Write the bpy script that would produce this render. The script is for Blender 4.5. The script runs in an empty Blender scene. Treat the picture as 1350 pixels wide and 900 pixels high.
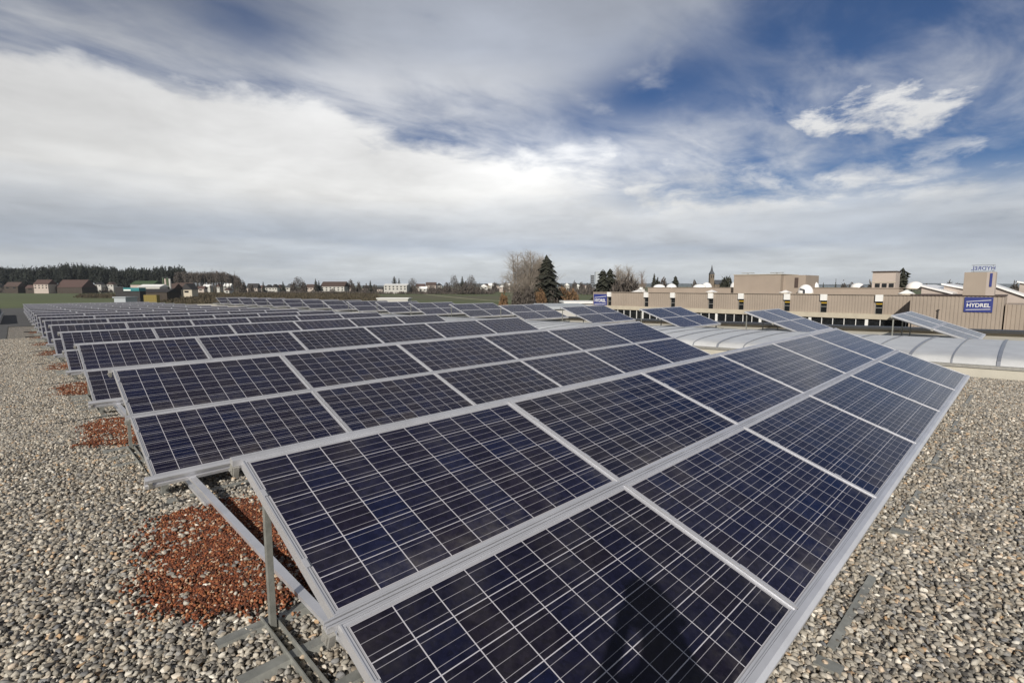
import bpy, bmesh, math, random
import numpy as np
from mathutils import Vector, Matrix, Euler

D = bpy.data
sc = bpy.context.scene
COL = sc.collection
R = math.radians
random.seed(7)

# ------------------------------------------------------------------ camera
CAM = Vector((-0.6694, -2.4258, 0.7755))
cam_d = D.cameras.new('camera_view')
cam_d.lens = 17.82; cam_d.sensor_width = 36; cam_d.sensor_fit = 'HORIZONTAL'
cam_d.clip_start = 0.02; cam_d.clip_end = 60000
cam = D.objects.new('camera_view', cam_d)
cam.location = CAM
cam.rotation_euler = (1.4621, 0.0002, -0.7762)
COL.objects.link(cam)
sc.camera = cam

# ------------------------------------------------------------------ exposure
sc.view_settings.view_transform = 'Standard'
sc.view_settings.look = 'None'
sc.view_settings.gamma = 1
sc.view_settings.exposure = 0.12
sc.view_settings.use_curve_mapping = False

# ------------------------------------------------------------------ sun + sky
SUN_DIR = Vector((0.743, 0.446, -0.515)).normalized()      # the way the light travels
sd = D.lights.new('sun', 'SUN'); sd.energy = 4.7; sd.angle = R(0.6); sd.color = (1, 0.94, 0.85)
so = D.objects.new('sun', sd); COL.objects.link(so)
so.rotation_euler = SUN_DIR.to_track_quat('-Z', 'Y').to_euler()
so.location = (-20, -12, 20)
SUN_EL = math.asin(-SUN_DIR.z)
SUN_ROT = math.atan2(-SUN_DIR.x, -SUN_DIR.y)

wd = D.worlds.new('World'); sc.world = wd; wd.use_nodes = True
nt = wd.node_tree; nt.nodes.clear()
def N(t, **k):
    n = nt.nodes.new(t)
    for a, b in k.items(): setattr(n, a, b)
    return n
def lk(a, b): nt.links.new(a, b)
def val(x):
    return x
def M(op, a, b=None, c=None, clamp=False):
    n = N('ShaderNodeMath', operation=op); n.use_clamp = clamp
    for i, v in enumerate((a, b, c)):
        if v is None: continue
        if isinstance(v, (int, float)): n.inputs[i].default_value = v
        else: lk(v, n.inputs[i])
    return n.outputs[0]
def smooth(x, lo, hi):
    n = N('ShaderNodeMapRange', interpolation_type='SMOOTHSTEP')
    lk(x, n.inputs[0])
    for i, v in ((1, lo), (2, hi)):
        if isinstance(v, (int, float)): n.inputs[i].default_value = v
        else: lk(v, n.inputs[i])
    return n.outputs[0]
def ramp(x, stops, interp='LINEAR'):
    n = N('ShaderNodeValToRGB'); lk(x, n.inputs[0]); cr = n.color_ramp; cr.interpolation = interp
    while len(cr.elements) < len(stops): cr.elements.new(0.5)
    for e, (p_, c) in zip(cr.elements, stops):
        e.position = p_
        e.color = (c, c, c, 1) if isinstance(c, (int, float)) else (*c, 1)
    return n.outputs[0]
def mixc(f, a, b):
    n = N('ShaderNodeMix', data_type='RGBA')
    if isinstance(f, (int, float)): n.inputs[0].default_value = f
    else: lk(f, n.inputs[0])
    for i, v in ((6, a), (7, b)):
        if isinstance(v, tuple): n.inputs[i].default_value = (*v, 1)
        else: lk(v, n.inputs[i])
    return n.outputs[2]

SKY_STRENGTH = 0.10
sky = N('ShaderNodeTexSky', sky_type='NISHITA'); sky.sun_disc = False
sky.sun_elevation = SUN_EL; sky.sun_rotation = SUN_ROT
sky.altitude = 400; sky.air_density = 1.0; sky.dust_density = 0.6; sky.ozone_density = 2.0
tc = N('ShaderNodeTexCoord')
nrm = N('ShaderNodeVectorMath', operation='NORMALIZE'); lk(tc.outputs['Generated'], nrm.inputs[0])
sp = N('ShaderNodeSeparateXYZ'); lk(nrm.outputs[0], sp.inputs[0])
dx, dy, dz = sp.outputs
# compass bearing clockwise from +Y and elevation, degrees; bearing taken about 44.5 deg
azr = M('ARCTAN2', dx, dy)
az = M('SUBTRACT', M('MULTIPLY', azr, 57.29578), 44.5)
el = M('MULTIPLY', M('ARCSINE', dz), 57.29578)
# cloud-plane coordinates (clouds shrink toward the horizon)
zz = M('ADD', M('MAXIMUM', dz, 0.0), 0.13)
cv = N('ShaderNodeCombineXYZ'); lk(M('DIVIDE', dx, zz), cv.inputs[0]); lk(M('DIVIDE', dy, zz), cv.inputs[1])
def noise(vec, scale, detail=6, rough=0.55, dist=0.0, off=(0, 0, 0), rot=0.0, sc3=(1, 1, 1)):
    mp = N('ShaderNodeMapping'); mp.inputs['Location'].default_value = off
    mp.inputs['Rotation'].default_value = (0, 0, rot); mp.inputs['Scale'].default_value = sc3
    lk(vec, mp.inputs[0])
    n = N('ShaderNodeTexNoise'); lk(mp.outputs[0], n.inputs['Vector'])
    n.inputs['Scale'].default_value = scale; n.inputs['Detail'].default_value = detail
    n.inputs['Roughness'].default_value = rough; n.inputs['Distortion'].default_value = dist
    return n.outputs[0]
n_big = noise(cv.outputs[0], 0.9, 7, 0.55, 0.4, (3.1, 1.7, 0))
n_fine = noise(cv.outputs[0], 3.2, 8, 0.6, 0.3, (0.4, 5.2, 0))
n_cir = noise(cv.outputs[0], 1.7, 8, 0.58, 0.45, (7.3, 2.2, 0), R(35), (1.0, 2.2, 1))
ev = N('ShaderNodeCombineXYZ'); lk(M('MULTIPLY', az, 0.02), ev.inputs[0]); lk(M('MULTIPLY', el, 0.16), ev.inputs[1])
n_band = noise(ev.outputs[0], 1.4, 6, 0.5, 0.2, (1.3, 0.2, 0))
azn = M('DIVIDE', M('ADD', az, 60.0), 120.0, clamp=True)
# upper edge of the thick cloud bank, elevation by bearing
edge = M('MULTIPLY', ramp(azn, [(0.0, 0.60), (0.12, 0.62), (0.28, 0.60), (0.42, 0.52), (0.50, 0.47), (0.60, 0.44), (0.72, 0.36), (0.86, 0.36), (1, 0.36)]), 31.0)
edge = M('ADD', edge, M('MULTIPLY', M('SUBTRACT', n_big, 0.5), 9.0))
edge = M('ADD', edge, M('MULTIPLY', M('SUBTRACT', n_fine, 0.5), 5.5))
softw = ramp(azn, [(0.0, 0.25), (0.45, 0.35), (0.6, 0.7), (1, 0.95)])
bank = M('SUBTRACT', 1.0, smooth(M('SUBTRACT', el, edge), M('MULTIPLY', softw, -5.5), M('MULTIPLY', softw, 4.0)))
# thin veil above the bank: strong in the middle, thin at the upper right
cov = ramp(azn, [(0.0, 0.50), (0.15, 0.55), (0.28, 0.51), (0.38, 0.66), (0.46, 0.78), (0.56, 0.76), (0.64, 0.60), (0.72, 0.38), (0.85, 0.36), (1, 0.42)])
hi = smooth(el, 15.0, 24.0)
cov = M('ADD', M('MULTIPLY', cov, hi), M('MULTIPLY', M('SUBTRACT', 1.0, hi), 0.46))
cov = M('ADD', cov, M('MULTIPLY', smooth(el, 28.0, 38.0), 0.45))  # unseen high cloud added to grey the panel reflections and ambient light
cov = M('ADD', cov, M('MULTIPLY', smooth(M('ABSOLUTE', az), 52.0, 80.0), 0.25))  # same added unseen cover at the sides and behind the camera
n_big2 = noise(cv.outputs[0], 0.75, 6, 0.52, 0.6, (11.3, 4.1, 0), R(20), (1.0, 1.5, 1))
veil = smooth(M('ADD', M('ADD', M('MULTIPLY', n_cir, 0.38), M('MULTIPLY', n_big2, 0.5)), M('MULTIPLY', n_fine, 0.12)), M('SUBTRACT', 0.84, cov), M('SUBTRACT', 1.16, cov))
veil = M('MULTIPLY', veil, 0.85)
def gauss(x, c, w):
    t = M('DIVIDE', M('SUBTRACT', x, c), w); return M('EXPONENT', M('MULTIPLY', M('MULTIPLY', t, t), -1.0))
pv3 = N('ShaderNodeCombineXYZ'); lk(M('MULTIPLY', az, 0.10), pv3.inputs[0]); lk(M('MULTIPLY', el, 0.24), pv3.inputs[1])
n_puff = noise(pv3.outputs[0], 1.6, 9, 0.62, 0.25, (2.2, 6.1, 0))
puff = M('MULTIPLY', gauss(az, 34.0, 13.0), gauss(el, 15.0, 3.6))
puff = M('MULTIPLY', smooth(M('ADD', M('MULTIPLY', puff, 0.50), n_puff), 0.82, 1.04), 0.95)
bank = M('MULTIPLY', bank, M('SUBTRACT', 1.0, M('MULTIPLY', M('MULTIPLY', smooth(az, 2.0, 26.0), smooth(el, 6.0, 11.0)), smooth(n_puff, 0.62, 0.42))))
hole = M('MULTIPLY', M('MULTIPLY', gauss(M('SUBTRACT', az, M('MULTIPLY', M('SUBTRACT', el, 18.0), 1.3)), 13.0, 10.5), gauss(el, 19.5, 4.5)), 1.0)
hole2 = M('MULTIPLY', M('MULTIPLY', gauss(az, -27.0, 5.0), gauss(el, 23.5, 2.2)), 0.5)
veil = M('MULTIPLY', veil, M('SUBTRACT', 1.0, M('MULTIPLY', M('MAXIMUM', hole, hole2), smooth(n_fine, 0.15, 0.5))))
mask = M('MAXIMUM', M('MAXIMUM', bank, veil), puff, clamp=True)
# cloud brightness: pale grey near the horizon, slate band, bright tops
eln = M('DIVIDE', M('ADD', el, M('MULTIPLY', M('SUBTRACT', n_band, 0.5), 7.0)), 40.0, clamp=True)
ccol = ramp(eln, [(0.0, (5.9, 6.2, 6.35)), (0.055, (5.9, 6.2, 6.4)), (0.10, (4.3, 4.75, 5.4)), (0.16, (5.3, 5.6, 6.0)), (0.25, (7.3, 7.3, 7.2)), (0.42, (7.4, 7.4, 7.4)), (0.6, (4.6, 4.9, 5.5)), (0.85, (2.3, 2.45, 2.8)), (1.0, (1.5, 1.6, 1.85))])  # highest stops: out-of-view cloud darkened to cut ambient light
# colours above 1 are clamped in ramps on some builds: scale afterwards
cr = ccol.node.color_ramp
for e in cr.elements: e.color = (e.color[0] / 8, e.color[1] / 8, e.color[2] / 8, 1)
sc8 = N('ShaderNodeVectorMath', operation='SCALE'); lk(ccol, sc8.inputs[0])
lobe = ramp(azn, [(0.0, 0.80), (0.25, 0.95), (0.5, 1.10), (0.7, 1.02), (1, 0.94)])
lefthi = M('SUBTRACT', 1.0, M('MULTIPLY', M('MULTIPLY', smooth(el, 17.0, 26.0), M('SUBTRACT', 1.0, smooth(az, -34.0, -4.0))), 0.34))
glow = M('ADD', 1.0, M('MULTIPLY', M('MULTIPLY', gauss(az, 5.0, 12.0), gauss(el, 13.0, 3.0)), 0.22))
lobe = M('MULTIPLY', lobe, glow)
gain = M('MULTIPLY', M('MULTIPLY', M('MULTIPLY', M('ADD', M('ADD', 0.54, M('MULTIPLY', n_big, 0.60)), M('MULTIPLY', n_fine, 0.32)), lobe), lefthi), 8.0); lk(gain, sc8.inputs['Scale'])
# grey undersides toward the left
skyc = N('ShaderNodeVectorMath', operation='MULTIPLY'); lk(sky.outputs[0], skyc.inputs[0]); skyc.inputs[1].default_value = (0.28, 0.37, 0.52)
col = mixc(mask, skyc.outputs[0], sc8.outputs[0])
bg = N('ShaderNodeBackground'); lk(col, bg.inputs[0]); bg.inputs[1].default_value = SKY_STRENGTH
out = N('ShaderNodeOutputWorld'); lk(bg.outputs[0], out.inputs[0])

# ------------------------------------------------------------------ materials
def newmat(name):
    global nt
    m = D.materials.new(name); m.use_nodes = True
    nt = m.node_tree
    return m, nt.nodes['Principled BSDF']
def mat(name, c, rough=0.6, metal=0.0, var=0.12, scale=6.0, bump=0.0, bscale=40.0, spec=0.5, c2=None, coord='Object'):
    m, b = newmat(name)
    t = N('ShaderNodeTexCoord')
    n = noise(t.outputs[coord], scale, 5, 0.6)
    c2 = c2 or tuple(x * (1 - 2 * var) for x in c)
    r = ramp(n, [(0.3, c2), (0.7, c)])
    lk(r, b.inputs['Base Color'])
    b.inputs['Roughness'].default_value = rough; b.inputs['Metallic'].default_value = metal
    b.inputs['Specular IOR Level'].default_value = spec
    if bump:
        n2 = noise(t.outputs[coord], bscale, 4, 0.6)
        bp = N('ShaderNodeBump'); bp.inputs['Strength'].default_value = bump; bp.inputs['Distance'].default_value = 0.02
        lk(n2, bp.inputs['Height']); lk(bp.outputs[0], b.inputs['Normal'])
    return m
MT = {}
MT['alu'] = mat('aluminium', (0.74, 0.745, 0.78), 0.33, 0.6, 0.10, 3.0)
MT['alu_dull'] = mat('weathered_aluminium', (0.42, 0.41, 0.38), 0.5, 0.5, 0.12, 14, 0.05)
MT['galv'] = mat('galvanised_steel', (0.33, 0.335, 0.31), 0.5, 0.4, 0.2, 12, 0.08)
MT['rubber'] = mat('black_rubber', (0.03, 0.03, 0.032), 0.8, 0, 0.2)
MT['curb'] = mat('cream_membrane', (0.52, 0.49, 0.42), 0.75, 0, 0.12, 1.4, 0.1, 20, c2=(0.40, 0.38, 0.32))
MT['poly'] = mat('milky_polycarbonate', (0.52, 0.53, 0.54), 0.30, 0, 0.11, 2.2, 0.03, 5)
MT['polyrib'] = mat('skylight_rib', (0.26, 0.275, 0.31), 0.35, 0.2, 0.1)
MT['darkcap'] = mat('dark_metal_coping', (0.05, 0.052, 0.055), 0.45, 0.3, 0.1)
MT['clad'] = mat('beige_ribbed_cladding', (0.33, 0.275, 0.225), 0.6, 0, 0.09, 0.35)
MT['clad2'] = mat('beige_smooth_cladding', (0.32, 0.265, 0.218), 0.6, 0, 0.09, 0.3)
MT['conc'] = mat('pale_concrete_band', (0.47, 0.42, 0.33), 0.8, 0, 0.1, 1.0, 0.1, 12)
MT['glassd'] = mat('dark_window_glass', (0.018, 0.02, 0.022), 0.12, 0, 0.3, 2)
MT['white'] = mat('white_paint', (0.72, 0.72, 0.70), 0.5, 0, 0.05, 2)
MT['dome'] = mat('white_acrylic', (0.8, 0.79, 0.78), 0.25, 0, 0.03, 1)
MT['ochre'] = mat('ochre_paint', (0.19, 0.145, 0.03), 0.6, 0, 0.1)
MT['yellow'] = mat('yellow_blind', (0.55, 0.36, 0.03), 0.6, 0, 0.05)
MT['blue'] = mat('blue_sign', (0.03, 0.042, 0.19), 0.45, 0, 0.03, 1)
MT['greyroof'] = mat('grey_roof', (0.36, 0.39, 0.42), 0.6, 0, 0.06, 0.3)
MT['darkroof'] = mat('dark_roof_sheet', (0.075, 0.075, 0.075), 0.85, 0, 0.15, 1.5, 0.2, 30)
MT['bark'] = mat('grey_brown_bark', (0.17, 0.14, 0.11), 0.9, 0, 0.2, 1.5)
MT['twig'] = mat('pale_twigs', (0.29, 0.25, 0.21), 0.9, 0, 0.15, 0.7)
MT['twigd'] = mat('dark_twigs', (0.09, 0.075, 0.065), 0.9, 0, 0.2, 0.7)
MT['twigo'] = mat('ochre_twigs', (0.17, 0.10, 0.05), 0.9, 0, 0.2, 0.5)
MT['needle'] = mat('dark_needles', (0.028, 0.030, 0.019), 0.9, 0, 0.3, 0.5)
MT['needle2'] = mat('forest_needles', (0.018, 0.024, 0.016), 0.85, 0, 0.3, 0.05)
MT['scrub'] = mat('winter_scrub', (0.085, 0.068, 0.042), 0.95, 0, 0.25, 0.08)
MT['tile_r'] = mat('red_brown_tiles', (0.085, 0.050, 0.043), 0.8, 0, 0.15, 0.5)
MT['tile_b'] = mat('brown_tiles', (0.075, 0.05, 0.042), 0.8, 0, 0.15, 0.5)
MT['tile_d'] = mat('dark_tiles', (0.03, 0.028, 0.03), 0.8, 0, 0.15, 0.5)
MT['wall_w'] = mat('white_render', (0.44, 0.43, 0.405), 0.8, 0, 0.06, 0.4)
MT['wall_c'] = mat('cream_render', (0.50, 0.45, 0.36), 0.8, 0, 0.08, 0.4)
MT['wall_p'] = mat('pinkish_render', (0.42, 0.36, 0.32), 0.8, 0, 0.08, 0.4)
MT['wood'] = mat('dark_timber', (0.055, 0.042, 0.033), 0.85, 0, 0.2, 0.5)
MT['green'] = mat('green_panel', (0.045, 0.075, 0.036), 0.7, 0, 0.08)
MT['teal'] = mat('teal_panel', (0.02, 0.17, 0.19), 0.5, 0, 0.08)
MT['stone'] = mat('brown_stone', (0.17, 0.135, 0.10), 0.9, 0, 0.15, 0.4)
MT['slate'] = mat('grey_slate', (0.06, 0.065, 0.075), 0.7, 0, 0.1, 0.4)
MT['jacket'] = mat('dark_jacket', (0.03, 0.035, 0.05), 0.85, 0, 0.2, 20, 0.3, 200)
MT['jeans'] = mat('denim', (0.05, 0.07, 0.13), 0.85, 0, 0.2, 30, 0.3, 200)
MT['skin'] = mat('skin', (0.55, 0.35, 0.26), 0.55, 0, 0.05, 8)
MT['hair'] = mat('brown_hair', (0.05, 0.03, 0.02), 0.7, 0, 0.2, 60)
MT['blackp'] = mat('black_plastic', (0.02, 0.02, 0.02), 0.4, 0, 0.1)
MT['asphalt'] = mat('asphalt', (0.06, 0.06, 0.062), 0.9, 0, 0.15, 0.3)
MT['water'] = mat('lake_water', (0.10, 0.14, 0.19), 0.2, 0, 0.05, 0.001)
MT['hillf'] = mat('far_hills', (0.055, 0.07, 0.05), 0.95, 0, 0.2, 0.002)

# photovoltaic cells: 10 x 6 grid from the UV map, three busbars per cell, per-cell tint
m, b = newmat('solar_cells'); MT['pv'] = m
uv = N('ShaderNodeUVMap'); s = N('ShaderNodeSeparateXYZ'); lk(uv.outputs[0], s.inputs[0])
u, v = s.outputs[0], s.outputs[1]          # u 0..10, v 0..6 inside the cell field
def line(x, centre, half, soft):           # 1 on a thin line at fract(x)=centre
    f = M('FRACT', M('ADD', x, 0.5 - centre)); d = M('ABSOLUTE', M('SUBTRACT', f, 0.5))
    return M('SUBTRACT', 1.0, smooth(d, half - soft, half + soft))
gapu = line(u, 0.0, 0.0135, 0.003)
gapv = line(v, 0.0, 0.012, 0.003)
bus = M('MAXIMUM', line(v, 0.17, 0.0065, 0.002), M('MAXIMUM', line(v, 0.5, 0.0065, 0.002), line(v, 0.83, 0.0065, 0.002)))
inside = M('MULTIPLY', M('MULTIPLY', M('GREATER_THAN', u, 0.0), M('LESS_THAN', u, 10.0)), M('MULTIPLY', M('GREATER_THAN', v, 0.0), M('LESS_THAN', v, 6.0)))
fin = line(M('MULTIPLY', u, 60.0), 0.0, 0.10, 0.03)
cellid = N('ShaderNodeCombineXYZ'); lk(M('FLOOR', u), cellid.inputs[0]); lk(M('FLOOR', v), cellid.inputs[1])
oi = N('ShaderNodeObjectInfo'); lk(M('MULTIPLY', oi.outputs['Random'], 97.0), cellid.inputs[2])
wn = N('ShaderNodeTexWhiteNoise', noise_dimensions='3D'); lk(cellid.outputs[0], wn.inputs['Vector'])
cellc = ramp(wn.outputs['Value'], [(0.0, (0.0066, 0.0072, 0.0225)), (0.35, (0.0074, 0.0074, 0.0200)), (0.6, (0.0092, 0.0076, 0.0165)), (0.8, (0.0055, 0.0078, 0.0275)), (1.0, (0.0088, 0.0074, 0.0160))])
tcx = N('ShaderNodeTexCoord')
vor = N('ShaderNodeTexVoronoi'); vor.inputs['Scale'].default_value = 55; lk(tcx.outputs['Object'], vor.inputs['Vector'])
grain = N('ShaderNodeVectorMath', operation='SCALE'); lk(cellc, grain.inputs[0])
sg = N('ShaderNodeSeparateXYZ'); lk(vor.outputs['Color'], sg.inputs[0])
lk(M('ADD', 0.75, M('MULTIPLY', sg.outputs[0], 0.5)), grain.inputs['Scale'])
rnd2 = N('ShaderNodeVectorMath', operation='SCALE'); lk(grain.outputs[0], rnd2.inputs[0]); lk(M('ADD', 0.85, M('MULTIPLY', oi.outputs['Random'], 0.4)), rnd2.inputs['Scale'])
c1 = mixc(M('MULTIPLY', bus, 0.85), rnd2.outputs[0], (0.34, 0.33, 0.36))
c2_ = mixc(M('MAXIMUM', M('MULTIPLY', gapu, 0.9), M('MULTIPLY', gapv, 0.9)), c1, (0.52, 0.51, 0.55))
c3 = mixc(inside, (0.30, 0.30, 0.32), c2_)
dust = noise(tcx.outputs['Object'], 3.0, 6, 0.7)
dust2 = noise(tcx.outputs['Object'], 14.0, 6, 0.75, 0.6)
low = M('MULTIPLY', smooth(v, 4.6, 6.1), smooth(M('ADD', M('MULTIPLY', dust, 0.6), M('MULTIPLY', dust2, 0.4)), 0.44, 0.72))
dv = N('ShaderNodeTexVoronoi'); dv.inputs['Scale'].default_value = 2.6; dof = N('ShaderNodeVectorMath', operation='ADD'); lk(tcx.outputs['Object'], dof.inputs[0])
cr3 = N('ShaderNodeCombineXYZ'); lk(M('MULTIPLY', oi.outputs['Random'], 60.0), cr3.inputs[2]); lk(cr3.outputs[0], dof.inputs[1]); lk(dof.outputs[0], dv.inputs['Vector'])
sv = N('ShaderNodeSeparateXYZ'); lk(dv.outputs['Color'], sv.inputs[0])
spot = M('MULTIPLY', M('GREATER_THAN', sv.outputs[0], 0.93), M('SUBTRACT', 1.0, smooth(M('ADD', dv.outputs['Distance'], M('MULTIPLY', dust2, 0.03)), 0.030, 0.045)))
c4 = mixc(M('ADD', M('MULTIPLY', smooth(dust, 0.42, 0.85), 0.07), M('MULTIPLY', low, 0.12)), c3, (0.4, 0.37, 0.33))
c4 = mixc(M('MULTIPLY', spot, 0.8), c4, (0.55, 0.54, 0.5))
lk(c4, b.inputs['Base Color'])
b.inputs['Roughness'].default_value = 0.13; b.inputs['IOR'].default_value = 1.39
b.inputs['Specular IOR Level'].default_value = 0.40
bp = N('ShaderNodeBump'); bp.inputs['Strength'].default_value = 0.05; bp.inputs['Distance'].default_value = 0.002
lk(noise(tcx.outputs['Object'], 500.0, 2, 0.5), bp.inputs['Height']); lk(bp.outputs[0], b.inputs['Normal'])

# pebbles (colour per instance)
PEB = [(0.0, (0.070, 0.064, 0.058)), (0.14, (0.15, 0.14, 0.125)), (0.30, (0.31, 0.285, 0.24)), (0.42, (0.20, 0.165, 0.125)), (0.56, (0.42, 0.39, 0.335)), (0.68, (0.15, 0.153, 0.16)), (0.80, (0.35, 0.305, 0.24)), (0.90, (0.58, 0.55, 0.49)), (0.955, (0.36, 0.23, 0.12)), (1.0, (0.72, 0.69, 0.62))]
m, b = newmat('river_pebbles'); MT['pebble'] = m
oi = N('ShaderNodeObjectInfo'); tcx = N('ShaderNodeTexCoord')
pc = ramp(oi.outputs['Random'], PEB)
g = N('ShaderNodeVectorMath', operation='SCALE'); lk(pc, g.inputs[0])
lk(M('ADD', 0.7, M('MULTIPLY', noise(tcx.outputs['Object'], 60, 4, 0.6), 0.6)), g.inputs['Scale'])
lk(g.outputs[0], b.inputs['Base Color']); b.inputs['Roughness'].default_value = 0.72
m, b = newmat('red_lava_grains'); MT['lava'] = m
oi = N('ShaderNodeObjectInfo')
pc = ramp(oi.outputs['Random'], [(0.0, (0.035, 0.013, 0.009)), (0.3, (0.12, 0.036, 0.017)), (0.55, (0.27, 0.078, 0.028)), (0.70, (0.07, 0.024, 0.014)), (0.84, (0.27, 0.095, 0.036)), (0.93, (0.33, 0.17, 0.085)), (1.0, (0.48, 0.43, 0.34))])
lk(pc, b.inputs['Base Color']); b.inputs['Roughness'].default_value = 0.9
# gravel sheet: the same stones as a Voronoi pattern with relief
m, b = newmat('gravel_bed'); MT['gravel'] = m
tcx = N('ShaderNodeTexCoord')
vor = N('ShaderNodeTexVoronoi'); vor.inputs['Scale'].default_value = 34; lk(tcx.outputs['Object'], vor.inputs['Vector'])
sg = N('ShaderNodeSeparateXYZ'); lk(vor.outputs['Color'], sg.inputs[0])
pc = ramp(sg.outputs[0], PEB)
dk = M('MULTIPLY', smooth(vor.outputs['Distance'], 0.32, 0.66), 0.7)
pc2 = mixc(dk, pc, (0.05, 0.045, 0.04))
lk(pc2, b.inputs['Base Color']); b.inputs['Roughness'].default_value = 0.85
bp = N('ShaderNodeBump'); bp.inputs['Strength'].default_value = 0.9; bp.inputs['Distance'].default_value = 0.02; bp.invert = True
lk(vor.outputs['Distance'], bp.inputs['Height']); lk(bp.outputs[0], b.inputs['Normal'])
# fields
m, b = newmat('fields'); MT['field'] = m
tcx = N('ShaderNodeTexCoord')
n1 = noise(tcx.outputs['Object'], 0.004, 4, 0.5, 0.2)
n2 = noise(tcx.outputs['Object'], 0.05, 5, 0.6)
fc = ramp(n1, [(0.30, (0.075, 0.068, 0.035)), (0.46, (0.060, 0.075, 0.022)), (0.60, (0.068, 0.088, 0.026)), (0.75, (0.085, 0.085, 0.04))])
g = N('ShaderNodeVectorMath', operation='SCALE'); lk(fc, g.inputs[0]); lk(M('ADD', 0.75, M('MULTIPLY', n2, 0.5)), g.inputs['Scale'])
lk(g.outputs[0], b.inputs['Base Color']); b.inputs['Roughness'].default_value = 0.95

# ------------------------------------------------------------------ mesh helpers
def link(name, me, mt, parent=None, loc=None, rot=None):
    o = D.objects.new(name, me); COL.objects.link(o)
    if mt is not None and me is not None and len(me.materials) == 0:
        for q in (mt if isinstance(mt, (list, tuple)) else [mt]): me.materials.append(q if not isinstance(q, str) else MT[q])
    if parent: o.parent = parent
    if loc is not None: o.location = loc
    if rot is not None: o.rotation_euler = rot
    return o
class MB:
    def __init__(s): s.v = []; s.f = []; s.m = []
    def add(s, vs, fs, m=0):
        k = len(s.v); s.v += [tuple(x) for x in vs]; s.f += [tuple(i + k for i in f) for f in fs]; s.m += [m] * len(fs)
        return s
    def box(s, x0, y0, z0, x1, y1, z1, m=0, mtx=None):
        vs = [Vector(q) for q in ((x0, y0, z0), (x1, y0, z0), (x1, y1, z0), (x0, y1, z0), (x0, y0, z1), (x1, y0, z1), (x1, y1, z1), (x0, y1, z1))]
        if mtx is not None: vs = [mtx @ q for q in vs]
        return s.add(vs, [(0, 3, 2, 1), (4, 5, 6, 7), (0, 1, 5, 4), (1, 2, 6, 5), (2, 3, 7, 6), (3, 0, 4, 7)], m)
    def tube(s, a, b, r0, r1, n=6, m=0):
        a = Vector(a); b = Vector(b); d = b - a
        if d.length < 1e-6: return s
        q = d.to_track_quat('Z', 'Y'); vs = []
        for p_, r_ in ((a, r0), (b, r1)):
            for i in range(n):
                t = 2 * math.pi * i / n
                vs.append(p_ + q @ Vector((math.cos(t) * r_, math.sin(t) * r_, 0)))
        fs = [(i, (i + 1) % n, n + (i + 1) % n, n + i) for i in range(n)] + [tuple(range(n - 1, -1, -1)), tuple(range(n, 2 * n))]
        return s.add(vs, fs, m)
    def extr(s, prof, x0, x1, axis='x', m=0):      # closed profile (2D) extruded along an axis
        n = len(prof); vs = []
        for t in (x0, x1):
            for a, b in prof: vs.append((t, a, b) if axis == 'x' else ((a, t, b) if axis == 'y' else (a, b, t)))
        fs = [(i, (i + 1) % n, n + (i + 1) % n, n + i) for i in range(n)] + [tuple(range(n - 1, -1, -1)), tuple(range(n, 2 * n))]
        return s.add(vs, fs, m)
    def mesh(s, name, smooth=False):
        me = D.meshes.new(name); me.from_pydata(s.v, [], s.f)
        if any(s.m): me.polygons.foreach_set('material_index', s.m)
        if smooth: me.polygons.foreach_set('use_smooth', [True] * len(s.f))
        bm = bmesh.new(); bm.from_mesh(me); bmesh.ops.recalc_face_normals(bm, faces=bm.faces); bm.to_mesh(me); bm.free()
        me.update(); return me
    def build(s, name, mt, parent=None, loc=None, rot=None, smooth=False):
        return link(name, s.mesh(name, smooth), mt, parent, loc, rot)
def tag(o, label=None, cat=None, group=None, kind=None):
    if label: o['label'] = label
    if cat: o['category'] = cat
    if group: o['group'] = group
    if kind: o['kind'] = kind
    return o
def empty(name, loc=(0, 0, 0), rz=0, label=None, cat=None, group=None):
    o = D.objects.new(name, None); COL.objects.link(o); o.location = loc; o.rotation_euler = (0, 0, rz)
    o.empty_display_size = 0.2
    return tag(o, label, cat, group)
KIDS = {}
def kids(o):
    return [c for c in list(COL.objects) if c.parent == o]
def copy_tree(o, parent=None):
    c = o.copy(); COL.objects.link(c); c.parent = parent
    for ch in list(o.children): copy_tree(ch, c)
    return c

F = Vector((math.sin(0.7762), math.cos(0.7762), 0)); RT = Vector((math.cos(0.7762), -math.sin(0.7762), 0))
ZG = -9.0
def W(px, depth, z=ZG):                       # a bearing and a distance from the roof corner turned into a place on the land
    p_ = CAM + F * depth + RT * ((px - 675) / 668.2 * depth); return Vector((p_.x, p_.y, z))
def HT(py, depth): return CAM.z + (378 - py) * depth / 668.2     # world height seen at that distance
FACE = -0.7762                                 # yaw that turns a local -Y front toward the roof

def zr(y): y = max(-40, min(y, 110)); return -0.87 - 0.01915 * y + 0.0000714 * y * y
def zt(y): return -0.01915 * y + 0.0000714 * y * y

# ------------------------------------------------------------------ land, water, hills
b_ = MB()
xs = [-4000, -1500, -600, -200, 0, 200, 500, 900, 1400, 2000, 3000, 5000, 7000]
for i in range(1):
    b_.add([(-6000, -3000, ZG), (9000, -3000, ZG), (9000, 9000, ZG), (-6000, 9000, ZG)], [(0, 1, 2, 3)])
tag(b_.build('ground', 'field'), kind='structure')
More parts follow.
